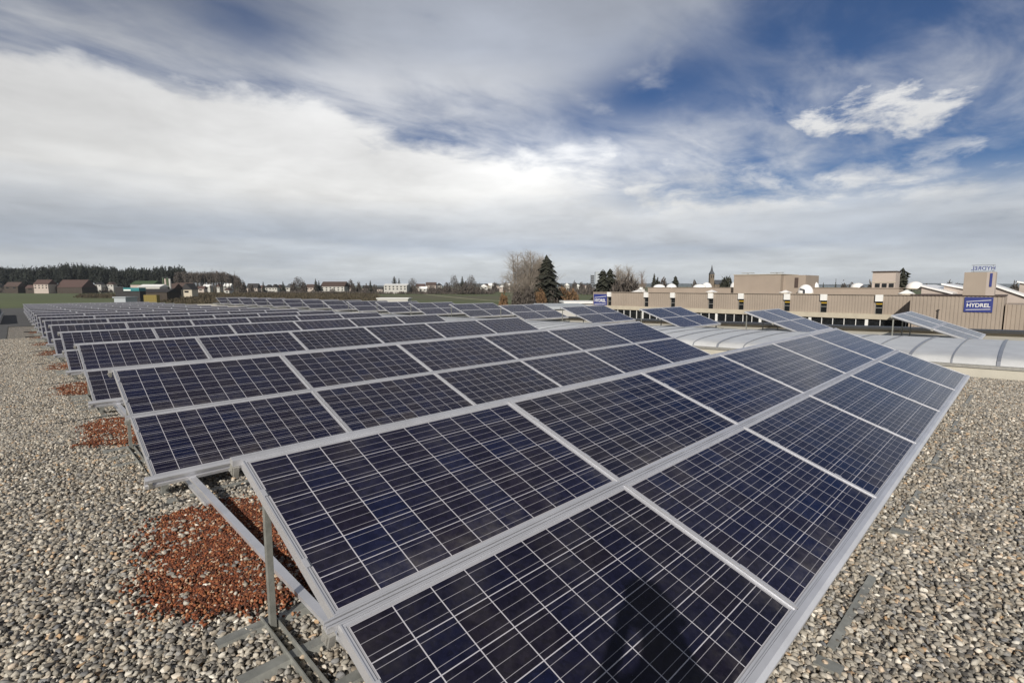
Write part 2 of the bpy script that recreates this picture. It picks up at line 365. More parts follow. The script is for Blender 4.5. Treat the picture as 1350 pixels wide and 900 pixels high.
# lake: the land dips below a far sheet of water to the right
b_ = MB()
A0 = W(930, 5200, ZG + 0.3); A1 = W(1800, 5200, ZG + 0.3); A2 = W(1800, 9000, ZG + 0.3); A3 = W(930, 9000, ZG + 0.3)
b_.add([A0, A1, A2, A3], [(0, 1, 2, 3)])
tag(b_.build('lake', 'water'), kind='structure')
def ridge(name, px0, px1, depth, thick, hfun, mt, step=12):
    b_ = MB(); pts = []
    n = int((px1 - px0) / step) + 1
    for i in range(n + 1):
        px = px0 + (px1 - px0) * i / n
        h = hfun((px - px0) / (px1 - px0))
        rows = [W(px, depth, ZG - 1), W(px, depth + thick * 0.4, ZG + h * 0.75), W(px, depth + thick * 0.7, ZG + h), W(px, depth + thick, ZG - 1)]
        pts += rows
    fs = []
    for i in range(n):
        for j in range(3): fs.append((i * 4 + j, i * 4 + j + 1, (i + 1) * 4 + j + 1, (i + 1) * 4 + j))
    b_.add(pts, fs)
    return tag(b_.build(name, mt, smooth=True), kind='structure')
rn = random.Random(3)
ph = [rn.random() * 6.28 for _ in range(6)]
ridge('hill', 600, 1900, 9200, 2500, lambda t: 60 + 14 * math.sin(t * 9 + ph[0]) + 9 * math.sin(t * 23 + ph[1]) + 5 * math.sin(t * 51 + ph[2]), 'hillf')
ridge('hill', -700, 700, 9500, 2500, lambda t: 28 + 12 * math.sin(t * 8 + ph[3]) + 8 * math.sin(t * 19 + ph[4]), 'hillf')
ridge('forest_hill', -420, 330, 820, 420, lambda t: max(0, (17 - 3 * t + 1.5 * math.sin(t * 14)) * min(1, (1 - t) * 7)), 'scrub', 20)
# paths and courtyard
b_ = MB(); pth = [(560, 620), (590, 470), (615, 400), (645, 350), (690, 310)]
L = [W(px, d, ZG + 0.05) for px, d in pth]
vs = []
for i, p_ in enumerate(L):
    a = L[max(i - 1, 0)]; c = L[min(i + 1, len(L) - 1)]; t = (c - a).normalized(); s_ = Vector((-t.y, t.x, 0)) * 1.6
    vs += [p_ + s_, p_ - s_]
b_.add(vs, [(2 * i, 2 * i + 1, 2 * i + 3, 2 * i + 2) for i in range(len(L) - 1)])
tag(b_.build('path', mat('pale_gravel_path', (0.34, 0.33, 0.22), 0.9)), kind='structure')
b_ = MB(); b_.add([(22.5, -60, ZG + 0.04), (72, -60, ZG + 0.04), (72, 130, ZG + 0.04), (22.5, 130, ZG + 0.04)], [(0, 1, 2, 3)])
tag(b_.build('courtyard', 'asphalt'), kind='structure')

# ------------------------------------------------------------------ our roof
YN, YF = -14.0, 88.0
ROOF = empty('factory_hall', (8, 20, ZG), 0, 'flat gravel roofed hall carrying the rows of solar panels', 'building')
def place(o, par):
    o.parent = par; o.location = Vector(o.location) - par.location
ys = list(np.linspace(YN, YF, 52))
def strip(x0, x1, ys, dz=0.0, nx=1):
    b_ = MB(); vs = []
    for y in ys:
        for k in range(nx + 1): vs.append((x0 + (x1 - x0) * k / nx, y, zr(y) + dz))
    fs = []
    for j in range(len(ys) - 1):
        for k in range(nx): a = j * (nx + 1) + k; fs.append((a, a + 1, a + nx + 2, a + nx + 1))
    return b_.add(vs, fs)
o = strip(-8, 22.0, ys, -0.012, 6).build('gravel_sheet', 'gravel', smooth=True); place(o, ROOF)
# hall walls under the roof
b_ = MB()
for (xa, ya, xb, yb) in ((-8, YN, 22.3, YN), (22.3, YN, 22.3, YF), (22.3, YF, -8, YF), (-8, YF, -8, YN)):
    b_.add([(xa, ya, ZG), (xb, yb, ZG), (xb, yb, zr(yb) - 0.03), (xa, ya, zr(ya) - 0.03)], [(0, 1, 2, 3)])
o = b_.build('wall', 'clad2'); place(o, ROOF)
# east parapet: pale upstand, dark coping
def along(xa, xb, z0, z1, ys):
    b_ = MB()
    for i in range(len(ys) - 1):
        y0, y1 = ys[i], ys[i + 1]
        vs = [(xa, y0, zr(y0) + z0), (xb, y0, zr(y0) + z0), (xb, y0, zr(y0) + z1), (xa, y0, zr(y0) + z1), (xa, y1, zr(y1) + z0), (xb, y1, zr(y1) + z0), (xb, y1, zr(y1) + z1), (xa, y1, zr(y1) + z1)]
        fs = [(0, 1, 5, 4), (1, 2, 6, 5), (2, 3, 7, 6), (3, 0, 4, 7)]
        if i == 0: fs.append((0, 3, 2, 1))
        if i == len(ys) - 2: fs.append((4, 5, 6, 7))
        b_.add(vs, fs)
    return b_
o = along(21.9, 22.25, -0.03, 0.10, ys).build('parapet', 'conc'); place(o, ROOF)
o = along(21.75, 22.4, 0.102, 0.19, ys).build('coping', 'darkcap'); place(o, ROOF)
o = strip(16.25, 21.75, ys, 0.004, 2).build('cream_membrane', 'curb'); place(o, ROOF)
# dark strip along the west side and a dark far field
o = strip(-8, -0.98, list(np.linspace(9, YF, 30)), 0.004, 2).build('dark_margin', 'darkroof'); place(o, ROOF)
o = strip(-0.98, 2.2, list(np.linspace(37.5, YF, 20)), 0.004, 1).build('dark_walkway', 'darkroof'); place(o, ROOF)

# ------------------------------------------------------------------ barrel skylights
def skylight(x0, x1, y0, y1, rise, curbh, label, nameext=None, bay=0.62):
    T = empty('barrel_skylight', ((x0 + x1) / 2, y0, zr(y0)), 0, label, 'skylight')
    ys = list(np.linspace(y0, y1, max(2, int((y1 - y0) / 3))))
    for xa, xb in ((x0, x0 + 0.16), (x1 - 0.16, x1)):
        o = along(xa, xb, 0.0, curbh, ys).build('curb', 'curb'); place(o, T)
    for ye in (y0, y1 - 0.16):
        o = MB().box(x0 + 0.162, ye, zr(ye) - 0.05, x1 - 0.162, ye + 0.16, zr(ye) + curbh - 0.003).build('end_curb', 'curb'); place(o, T)
    NP = 14
    def arc(t, dr=0.0):
        a = math.pi * t; cx = (x0 + x1) / 2; rx = (x1 - x0) / 2 - 0.10 + dr
        return cx - rx * math.cos(a), (rise + dr) * math.sin(a) ** 0.6
    for xa, xb in ((x0 - 0.02, x0 + 0.22), (x1 - 0.22, x1 + 0.02)):
        o = along(xa, xb, curbh + 0.002, curbh + 0.05, ys).build('flange', 'alu_dull'); place(o, T)
    b_ = MB(); vs = []
    nb = int((y1 - y0 - 0.1) / bay)
    yy = [y0 + 0.05 + bay * i for i in range(nb + 1)]
    for y in yy:
        for i in range(NP + 1):
            x, z = arc(i / NP); vs.append((x, y, zr(y) + curbh + 0.03 + z))
    n1_ = NP + 1
    fs = [(j * n1_ + i, j * n1_ + i + 1, (j + 1) * n1_ + i + 1, (j + 1) * n1_ + i) for j in range(nb) for i in range(NP)]
    fs += [tuple(range(NP, -1, -1)), tuple(nb * n1_ + i for i in range(NP + 1))]
    o = b_.add(vs, fs).build('glazing', 'poly', smooth=True); place(o, T)
    # ribs: the nearest as parts of their own
    def ribm(y, wd_):
        b_ = MB(); vs = []
        for yo in (-wd_ / 2, wd_ / 2):
            for dr in (0.004, 0.018):
                for i in range(NP + 1):
                    x, z = arc(i / NP, dr); vs.append((x, yo, curbh + 0.03 + z))
        q = NP + 1; fs = []
        for i in range(NP):
            fs += [(i, i + 1, q + i + 1, q + i), (2 * q + i, 2 * q + i + 1, 3 * q + i + 1, 3 * q + i), (q + i, q + i + 1, 3 * q + i + 1, 3 * q + i)]
        return b_.add(vs, fs).mesh('rib')
    rm1 = ribm(0, 0.022); rm2 = ribm(0, 0.05)
    for m_ in (rm1, rm2): m_.materials.append(MT['polyrib'])
    for k, y in enumerate(yy):
        if k > 98: break
        o = D.objects.new('rib', rm2 if k % 2 else rm1); COL.objects.link(o); o.location = ((0, y, zr(y))); place(o, T); o.location.x = 0 - T.location.x
    return T
skylight(11.4, 16.2, -9.0, 52.0, 0.22, 0.17, 'long milky arched skylight on a cream curb east of the solar rows')
skylight(-5.2, -1.35, 41.0, 60.0, 0.75, 0.25, 'greenish arched skylight beside the walkway at the far left roof edge')

# ------------------------------------------------------------------ solar tables
TILT = 0.3331; WP = 1.67; VP = 0.9723; H = 0.87
ct, st = math.cos(TILT), math.sin(TILT)
ROTT = (TILT, 0, 0)
PW, PH = 1.658, 0.940
def pv_mesh():
    b_ = MB(); mx, my = 0.012, 0.012
    me = D.meshes.new('solar_panel')
    vs = [(mx, -my, 0), (PW - mx, -my, 0), (PW - mx, -PH + my, 0), (mx, -PH + my, 0)]
    vs += [(x, y, -0.006) for x, y, z in vs]
    me.from_pydata(vs, [], [(3, 2, 1, 0), (4, 5, 6, 7), (0, 1, 5, 4), (1, 2, 6, 5), (2, 3, 7, 6), (3, 0, 4, 7)])
    uvl = me.uv_layers.new(name='UVMap')
    ax, ay = 0.026, 0.023                       # margin between frame and first cell
    for lp in me.loops:
        x, y, z = vs[lp.vertex_index]
        uvl.data[lp.index].uv = ((x - ax) / (PW - 2 * ax) * 10, (-y - ay) / (PH - 2 * ay) * 6)
    me.materials.append(MT['pv']); me.update(); return me
def frame_mesh(w, h, lip=0.017, deep=0.038):
    b_ = MB(); t = 0.004; g = 0.0005
    o_ = 0.006                                  # outer bead stands proud of the inner lip
    b_.box(0, -o_, -deep, w, 0, t + .003); b_.box(0, -h, -deep, w, -h + o_, t + .003)
    b_.box(0, -h + o_ + g, -deep, o_, -o_ - g, t + .003); b_.box(w - o_, -h + o_ + g, -deep, w, -o_ - g, t + .003)
    b_.box(o_ + g, -lip, -.01, w - o_ - g, -o_ - 2 * g, t - .001); b_.box(o_ + g, -h + o_ + 2 * g, -.01, w - o_ - g, -h + lip, t - .001)
    b_.box(o_ + 2 * g, -h + lip + g, -.01, lip, -lip - g, t - .001); b_.box(w - lip, -h + lip + g, -.01, w - o_ - 2 * g, -lip - g, t - .001)
    for yy_ in (-h * .27, -h * .73):            # small clamp plates on the short sides
        b_.box(0.0005, yy_ - .022, t + .0035, lip + .002, yy_ + .022, t + .0048)
    me = b_.mesh('frame'); me.materials.append(MT['alu']); return me
PV = pv_mesh(); FRM = frame_mesh(PW, PH)
def rail_mesh(n, v0, v1, kind):
    b_ = MB(); x0, x1 = (-0.05 if kind == 'bottom' else -0.030), n * WP + 0.012
    g = (v1 - v0) / 5
    if kind == 'mid':
        prof = [(-v0, -0.02), (-v0, 0.007), (-v0 - g, 0.007), (-v0 - 1.05 * g, -0.014), (-v0 - 1.7 * g, -0.014), (-v0 - 1.75 * g, 0.005), (-v0 - 3.3 * g, 0.005), (-v0 - 3.35 * g, -0.014), (-v0 - 4.1 * g, -0.014), (-v0 - 4.2 * g, 0.007), (-v1, 0.007), (-v1, -0.02)]
    elif kind == 'top':
        prof = [(-v0, -0.02), (-v0, 0.004), (-v0 - 0.010, 0.010), (-v0 - 0.018, 0.010), (-v0 - 0.019, 0.004), (-v0 - 0.022, 0.004), (-v0 - 0.023, 0.010), (-v1, 0.010), (-v1, -0.02)]
    else:
        prof = [(-v0, -0.075), (-v0, 0.010), (-v1 + 0.02, 0.010), (-v1, 0.0), (-v1, -0.022), (-v1 + 0.012, -0.024), (-v1 + 0.012, -0.046), (-v1, -0.048), (-v1, -0.075)]
    me = b_.extr(prof, x0, x1, 'x').mesh('rail'); me.materials.append(MT['alu']); return me
V0A, V0B = 0.010, 0.010 + PH                       # upper panel
V1A, V1B = VP + 0.012, VP + 0.012 + PH             # lower panel
def slope(x, v, dn=0.0):                            # point at slope distance v, dn along the table normal; table-local, base on the roof
    return Vector((x, -v * ct - dn * st * -1 * -1 * 0 - dn * -st * -1, H - v * st + dn * ct))
def slope(x, v, dn=0.0):
    return Vector((x, -v * ct - dn * st, H - v * st + dn * ct))
CL = MB(); CL.box(-0.026, -0.03, -0.072, -0.004, 0.022, -0.022); CL.box(-0.031, -0.02, -0.066, -0.0265, 0.012, -0.03); CL.tube((-0.038, -0.003, -0.048), (-0.0315, -0.003, -0.048), 0.008, 0.008)
CLM = CL.mesh('end_clamp'); CLM.materials.append(MT['alu_dull'])
b_ = MB(); b_.box(-0.014, -0.05, 0.0, 0.014, 0.05, 0.012); b_.tube((0, 0, 0.012), (0, 0, 0.018), 0.007, 0.007); MCM = b_.mesh('middle_clamp'); MCM.materials.append(MT['alu'])
def leg_mesh(x, v, w=0.027, d=0.027):
    top = H - v * st - 0.075
    b_ = MB(); x0 = 0
    b_.box(-w / 2, -0.004, 0.02, w / 2, 0.0, top); b_.box(-w / 2, 0.0005, 0.02, -w / 2 + 0.004, d, top); b_.box(w / 2 - 0.004, 0.0005, 0.02, w / 2, d, top)
    me = b_.mesh('leg'); me.materials.append(MT['galv']); return me
LEGV = 0.02; FOOTV = 1.80
LEGM = leg_mesh(0, LEGV); FOOTM = leg_mesh(0, FOOTV, 0.05, 0.03)
LASTV = V1B + 0.045
b_ = MB(); Ls = LASTV - 0.02
b_.box(-0.022, -Ls, -0.072, 0.022, -0.005, -0.04); BEAMM = b_.mesh('support_beam'); BEAMM.materials.append(MT['alu'])
b_ = MB(); b_.box(-0.034, -2.0, 0.053, 0.034, -1.9, 0.062); b_.box(-0.028, -2.0, 0.004, 0.028, 0.08, 0.008); b_.box(-0.028, -2.0, 0.0085, -0.023, 0.08, 0.052); b_.box(0.023, -2.0, 0.0085, 0.028, 0.08, 0.052); BASEM = b_.mesh('base_rail'); BASEM.materials.append(MT['galv'])
b_ = MB(); b_.box(-0.022, -2.3, -0.012, 0.022, 0.3, 0.012); b_.box(-0.023, 0.302, -0.013, 0.023, 2.45, 0.011); TIEM = b_.mesh('tie_rail'); TIEM.materials.append(MT['alu'])
def tray_mesh(w):
    b_ = MB(); prof = []
    y = 0.10
    top = []
    while y > -2.05:
        top += [(y, 0.004), (y - 0.03, 0.036), (y - 0.085, 0.036), (y - 0.115, 0.004)]; y -= 0.31
    prof = top + [(a, c - 0.004) for a, c in reversed(top)]
    n = len(top)
    vs = []
    for x in (-0.13, w):
        vs += [(x, a, c) for a, c in top] 
    fs = [(i, i + 1, n + i + 1, n + i) for i in range(n - 1)]
    me = b_.add(vs, fs).mesh('ballast_tray'); me.materials.append(MT['galv']); return me
b_ = MB(); b_.box(-0.42, -0.012, 0.004, 1.5, 0.012, 0.058); EDGEM = b_.mesh('edge_strip'); EDGEM.materials.append(MT['rubber'])

PLATEM = MB().box(0, -0.018, 0, 0.8, 0.018, 0.022).mesh('ballast_plate'); PLATEM.materials.append(MT['galv'])
b_ = MB(); pv_ = None
for k in range(17):
    t_ = k / 16; q_ = Vector((t_ * WP, 0, -0.05 * math.sin(t_ * math.pi * 2) ** 2))
    if pv_ is not None: b_.tube(pv_, q_, 0.004, 0.004, 5)
    pv_ = q_
CABLEM = b_.mesh('cable'); CABLEM.materials.append(MT['rubber'])
def ob(name, me, par, loc=(0, 0, 0), rot=(0, 0, 0)):
    o = D.objects.new(name, me); COL.objects.link(o); o.parent = par; o.location = loc; o.rotation_euler = rot; return o
RAILS = {}
def make_table(n, y, x, z, label, group, detail):
    T = empty('solar_table', (x, y, z - H), 0, label, 'solar panels', group)
    for c in range(n):
        for (va, k) in ((V0A, 0), (V1A, 1)):
            q = slope(c * WP + 0.006, va)
            pv = ob('solar_panel', PV, T, q, (TILT, 0, 0))
            ob('frame', FRM, pv)
    if n not in RAILS:
        RAILS[n] = (rail_mesh(n, -0.032, V0A - 0.001, 'top'), rail_mesh(n, V0B + 0.001, V1A - 0.001, 'mid'), rail_mesh(n, V1B + 0.001, V1B + 0.045, 'bottom'), tray_mesh(n * WP + 0.15))
    q0 = slope(0, 0)
    for me in RAILS[n][:3]: ob('rail', me, T, q0, ROTT)
    if detail >= 1:
        for v in (-0.012, (V0B + V1A) / 2, V1B + 0.022):
            ob('end_clamp', CLM, T, slope(0.0, v), ROTT)
        for c in range(n + 1):
            xx = min(max(c * WP, 0.10), n * WP - 0.08)
            ob('rear_leg', LEGM, T, (xx, -LEGV * ct, 0)); 
            ob('support_beam', BEAMM, T, slope(xx + 0.05, 0, 0.0), ROTT)
            ob('front_foot', FOOTM, T, (xx, -FOOTV * ct, 0))
            ob('base_rail', BASEM, T, (xx, 0, 0))
        ob('ballast_tray', RAILS[n][3], T)
        ob('edge_strip', EDGEM, T, (0, -2.0, 0), (0, 0, R(1.5)))
        ob('tie_rail', TIEM, T, (0.27, 0, 0.085), (0, 0, 0))
    if detail >= 2:
        for c in range(n):
            xx = min(max(c * WP, 0.10), n * WP - 0.08)
            ob('ballast_plate', PLATEM, T, (xx + 0.12, -1.925, 0.040), (R(14), 0, R(-0.6)))
            ob('cable', CABLEM, T, slope(xx, V0B - 0.03, -0.06), ROTT)
    return T
ORD = ['first', 'second', 'third', 'fourth', 'fifth', 'sixth', 'seventh', 'eighth', 'ninth', 'tenth', 'eleventh', 'twelfth', 'thirteenth', 'fourteenth', 'fifteenth', 'sixteenth', 'seventeenth', 'eighteenth']
NR = 17
for i in range(NR):
    y = 4.1 * i
    lab = 'nearest six column row of tilted blue solar panels filling the foreground' if i == 0 else ('farthest row of the long solar tables west of the skylight' if i == NR - 1 else ORD[i] + ' long row of tilted solar panels counted from the nearest row')
    make_table(6, y, 0.0, zt(y), lab, 'long rows of solar tables on the gravel', 2 if i < 2 else (1 if i < 9 else 0))
for i in range(NR):
    y = 4.1 * i + 0.3
    x = 17.35 - 0.04 * i
    lab = ('short solar table with pale grey glare beyond the skylight, nearest to the blue sign' if i == 0 else
           'farthest short solar table beyond the skylight' if i == NR - 1 else
           ORD[i] + ' short solar table beyond the skylight counted from the right')
    make_table(2, y, x, -0.07 - 0.010 * 4.1 * i + 0.00003 * (4.1 * i) ** 2, lab, 'short solar tables east of the skylight', 1)

# ------------------------------------------------------------------ loose stones
def stone_group(name, mt, smin, smax, nvar, flat):
    g = D.node_groups.new(name, 'GeometryNodeTree')
    g.interface.new_socket('Geometry', in_out='INPUT', socket_type='NodeSocketGeometry')
    g.interface.new_socket('Geometry', in_out='OUTPUT', socket_type='NodeSocketGeometry')
    nd = g.nodes; lk_ = g.links.new
    gi = nd.new('NodeGroupInput'); go = nd.new('NodeGroupOutput')
    join = nd.new('GeometryNodeJoinGeometry')
    for k in range(nvar):
        ico = nd.new('GeometryNodeMeshIcoSphere'); ico.inputs['Subdivisions'].default_value = 2; ico.inputs['Radius'].default_value = 1.0
        sp_ = nd.new('GeometryNodeSetPosition'); lk_(ico.outputs['Mesh'], sp_.inputs['Geometry'])
        nz = nd.new('ShaderNodeTexNoise'); nz.noise_dimensions = '4D'; nz.inputs['W'].default_value = k * 7.3; nz.inputs['Scale'].default_value = 1.3; nz.inputs['Detail'].default_value = 1.0
        sub = nd.new('ShaderNodeVectorMath'); sub.operation = 'SUBTRACT'; lk_(nz.outputs['Color'], sub.inputs[0]); sub.inputs[1].default_value = (0.5, 0.5, 0.5)
        scl = nd.new('ShaderNodeVectorMath'); scl.operation = 'SCALE'; lk_(sub.outputs[0], scl.inputs[0]); scl.inputs['Scale'].default_value = 1.5
        lk_(scl.outputs[0], sp_.inputs['Offset'])
        ss = nd.new('GeometryNodeSetShadeSmooth'); lk_(sp_.outputs[0], ss.inputs[0])
        sm = nd.new('GeometryNodeSetMaterial'); sm.inputs['Material'].default_value = mt; lk_(ss.outputs[0], sm.inputs['Geometry'])
        g2 = nd.new('GeometryNodeGeometryToInstance'); lk_(sm.outputs[0], g2.inputs[0]); lk_(g2.outputs[0], join.inputs[0])
    iop = nd.new('GeometryNodeInstanceOnPoints'); lk_(gi.outputs[0], iop.inputs['Points']); lk_(join.outputs[0], iop.inputs['Instance'])
    iop.inputs['Pick Instance'].default_value = True
    ri = nd.new('FunctionNodeRandomValue'); ri.data_type = 'INT'; ri.inputs[4].default_value = 0; ri.inputs[5].default_value = nvar - 1; lk_(ri.outputs[2], iop.inputs['Instance Index'])
    rr = nd.new('FunctionNodeRandomValue'); rr.data_type = 'FLOAT_VECTOR'; rr.inputs[0].default_value = (-0.45, -0.45, 0); rr.inputs[1].default_value = (0.45, 0.45, 6.283); rr.inputs['Seed'].default_value = 3
    lk_(rr.outputs[0], iop.inputs['Rotation'])
    rs = nd.new('FunctionNodeRandomValue'); rs.data_type = 'FLOAT_VECTOR'; rs.inputs[0].default_value = (smin, smin * 0.72, smin * flat); rs.inputs[1].default_value = (smax, smax * 0.72, smax * flat); rs.inputs['Seed'].default_value = 9
    lk_(rs.outputs[0], iop.inputs['Scale'])
    lk_(iop.outputs[0], go.inputs[0])
    return g
GP = stone_group('pebble_scatter', MT['pebble'], 0.0075, 0.0205, 8, 0.66)
GL = stone_group('lava_scatter', MT['lava'], 0.004, 0.0115, 5, 0.85)
rg = np.random.default_rng(5)
def zrv(y): y = np.clip(y, -40, 110); return -0.87 - 0.01915 * y + 0.0000714 * y * y
def vnoise(x, y, s, seed):
    r_ = np.random.default_rng(seed); G = r_.random((256, 256)); a = x / s + 50; b = y / s + 50
    i = np.floor(a).astype(int); j = np.floor(b).astype(int); u = a - i; v = b - j; u = u * u * (3 - 2 * u); v = v * v * (3 - 2 * v)
    g = lambda p, q: G[p % 256, q % 256]
    return (g(i, j) * (1 - u) + g(i + 1, j) * u) * (1 - v) + (g(i, j + 1) * (1 - u) + g(i + 1, j + 1) * u) * v
def scatter(x0, x1, y0, y1, step):
    X, Y = np.meshgrid(np.arange(x0, x1, step), np.arange(y0, y1, step)); X = X.ravel(); Y = Y.ravel()
    return X + rg.uniform(-.5, .5, X.size) * step, Y + rg.uniform(-.5, .5, X.size) * step
def lava_mask(x, y):                             # patches behind the west end of every row
    n_ = np.floor((y + 0.0) / 4.1); yl = y - 4.1 * n_
    e = 0.13 * (vnoise(x, y, 0.16, 4) - 0.5) + 0.16 * (vnoise(x, y, 0.05, 8) - 0.5)
    left = -0.30 + 0.15 * yl
    ok = (x > left + e) & (x < 1.5 + e) & (yl > 0.30 + e * 1.2 + 0.22 * (x < 0)) & (yl < 1.78 + e)
    return ok & (y > 0) & (y < 36)
P = []
for (x0, x1, y0, y1, stp, lay) in ((-2.2, 1.5, -3.8, 6, 0.0178, 0), (-1.9, 0.75, 6, 15, 0.0225, 0), (1.5, 11.35, -4.6, -1.2, 0.0178, 0), (1.5, 9.0, -1.2, -0.2, 0.04, 0), (-1.6, 0.5, 15, 26, 0.034, 0), (9.9, 11.35, -1.2, 5, 0.03, 0),
                                (-1.6, 1.5, -3.2, 5, 0.036, 1), (1.5, 8, -3.2, -1.4, 0.036, 1)):
    X, Y = scatter(x0, x1, y0, y1, stp)
    if y0 >= 6 or True:
        k = ~((X > -9) & lava_mask(X, Y) & (rg.random(X.size) > 0.16)); X = X[k]; Y = Y[k]
    Z = zrv(Y) + rg.uniform(-0.002, 0.010, X.size) + 0.024 * lava_mask(X, Y) + lay * 0.012 + 0.016 * (vnoise(X, Y, 0.35, 2) - 0.4)
    P.append(np.stack([X, Y, Z], 1))
P = np.concatenate(P)
def points_obj(name, P, grp, mt, kind='stuff'):
    me = D.meshes.new(name); me.vertices.add(len(P)); me.vertices.foreach_set('co', P.astype(np.float32).ravel()); me.update()
    me.materials.append(mt)
    o = D.objects.new(name, me); COL.objects.link(o); md = o.modifiers.new('scatter', 'NODES'); md.node_group = grp
    return o
tag(points_obj('gravel', P, GP, MT['pebble']), 'loose rounded grey and brown pebbles covering the flat roof', 'gravel', None, 'stuff')
L_ = []
for (y0, y1, stp, x1) in ((0, 2.2, 0.0080, 1.45), (4.1, 6.0, 0.013, 0.8), (8.2, 10.0, 0.017, 0.6), (12.3, 14.1, 0.022, 0.5), (16.4, 18.2, 0.028, 0.5), (20.5, 22.3, 0.03, 0.5), (24.6, 26.4, 0.04, 0.5), (28.7, 30.5, 0.04, 0.5)):
    for lay in (0, 1):
        X, Y = scatter(-0.5, x1, y0, y1, stp * (1 + 0.5 * lay))
        k = lava_mask(X, Y) & (rg.random(X.size) < 0.15 + 1.25 * vnoise(X, Y, 0.11, 31)) | (lava_mask(X + 0.07, Y) & (rg.random(X.size) < 0.2)) | (lava_mask(X + 0.16, Y) & (rg.random(X.size) < 0.06)) | (lava_mask(X, Y + 0.12) & (rg.random(X.size) < 0.18)) | (lava_mask(X, Y + 0.25) & (rg.random(X.size) < 0.06)); X = X[k]; Y = Y[k]
        Z = zrv(Y) + 0.012 + lay * 0.007 + 0.026 * vnoise(X, Y, 0.14, 12) + rg.uniform(0, 0.006, X.size)
        L_.append(np.stack([X, Y, Z], 1))
tag(points_obj('red_gravel', np.concatenate(L_), GL, MT['lava']), 'rust red crushed lava spread in patches behind the rows', 'red gravel', None, 'stuff')

# ------------------------------------------------------------------ the factory across the yard
HX = 70.0
FB = empty('factory_building', (HX + 8, 25, ZG), 0, 'long beige ribbed factory with narrow windows and skylight domes', 'building')
def part(mb, name, mt, par, smooth=False):
    o = mb.build(name, mt, smooth=smooth); place(o, par); return o
def part2(mb, name, mt, par2, root):           # sub-part (parent placed without rotation)
    o = mb.build(name, mt); o.parent = par2; o.location = -(Vector(root.location) + Vector(par2.location)) ; return o
def clad_wall(x, ya, yb, z0, z1, rib=0.30, d=0.022):
    b_ = MB(); lo, hi_ = min(ya, yb), max(ya, yb); n = max(1, int((hi_ - lo) / rib)); pts = []
    w_ = (hi_ - lo) / n
    for i in range(n):
        y = lo + i * w_; pts += [(x, y), (x, y + w_ * .45), (x + d, y + w_ * .55), (x + d, y + w_ * .92)]
    pts.append((x, hi_))
    vs = [(a, c, z0) for a, c in pts] + [(a, c, z1) for a, c in pts]; k = len(pts)
    b_.add(vs, [(i, i + 1, k + i + 1, k + i) for i in range(k - 1)]); return b_
slots = [(45.92, 46.97), (39.17, 39.97), (34.72, 35.46), (28.95, 29.61), (24.76, 25.37), (19.0, 19.63), (14.86, 15.51), (9.26, 9.98)]
slots = [(c - 0.36, c + 0.36) for c in [(a + b) / 2 for a, b in slots]]
ZT, ZC = -0.25, -2.42
edges = [49.8] + [e for a, b in slots for e in (b, a)] + [6.3]
for i in range(0, len(edges), 2): part(clad_wall(HX, edges[i], edges[i + 1], ZC, ZT), 'cladding', 'clad', FB)
for k, (a, c) in enumerate(slots):
    o = part(MB().box(HX - 0.25, a, ZT - 0.72, HX + 0.1, c, ZT + 0.03), 'rainwater_head', 'white', FB)
    o = part(MB().box(HX + 0.16, a, ZC, HX + 0.2, c, ZT - 0.72), 'window', 'glassd', FB)
    fr = MB(); fr.box(HX + 0.08, a, ZC, HX + 0.155, a + 0.05, ZT - 0.723); fr.box(HX + 0.08, c - 0.05, ZC, HX + 0.155, c, ZT - 0.723); fr.box(HX + 0.08, a + 0.052, -1.75, HX + 0.155, c - 0.052, -1.69)
    part2(fr, 'frame', 'alu_dull', o, FB)
    if k >= 4: part2(MB().box(HX + 0.10, a + 0.06, -1.32, HX + 0.15, c - 0.06, -1.20), 'blind', 'yellow', o, FB)
part(MB().box(HX + 0.21, 6.3, ZG, HX + 9.8, 49.8, ZT - 0.06), 'wall', 'clad2', FB)
part(MB().box(HX - 0.12, 6.3, ZT, HX + 0.5, 49.8, ZT + 0.07), 'roof_edge', 'clad', FB)
part(MB().box(HX - 0.15, 6.3, -3.02, HX + 0.205, 49.8, ZC - 0.003), 'concrete_band', 'conc', FB)
part(MB().box(HX + 0.10, 6.3, -4.6, HX + 0.206, 49.8, -3.022), 'ribbon_window', 'glassd', FB)
for k in range(36):
    y = 7.0 + k * 1.18; w_ = 0.30 if k % 5 == 3 else 0.06
    if y < 49: part(MB().box(HX - 0.05, y, -4.6, HX + 0.098, y + w_, -3.024), 'mullion', 'white', FB)
part(MB().box(HX - 0.16, 6.3, ZG, HX + 0.205, 49.8, -4.602), 'plinth', 'conc', FB)
# second tier and roof structures
part(MB().box(HX + 7.0, 8.9, ZT - 0.3, HX + 10, 43.5, 0.50), 'upper_storey', 'clad2', FB)
part(MB().box(HX + 6.9, 8.8, 0.50, HX + 10.1, 43.6, 0.56), 'roof_edge', 'clad', FB)
ph_ = part(MB().box(HX + 5.0, 21.8, ZT, HX + 12, 28.2, 2.35), 'penthouse', 'clad2', FB)
part2(MB().box(HX + 4.9, 21.7, 2.352, HX + 12.1, 28.3, 2.43), 'roof_edge', 'conc', ph_, FB)
ph2 = part(MB().box(HX + 6.0, 19.0, ZT, HX + 12, 21.79, 2.25), 'penthouse', 'clad2', FB)
part2(MB().box(HX + 5.95, 19.9, 0.55, HX + 5.998, 20.35, 1.9), 'door', 'tile_b', ph2, FB)
part(MB().tube((HX + 7, 27, 2.43), (HX + 7, 27, 2.62), 0.05, 0.05).box(HX + 6.6, 26.2, 2.62, HX + 7.4, 27.8, 2.70), 'roof_vent', 'alu_dull', FB)
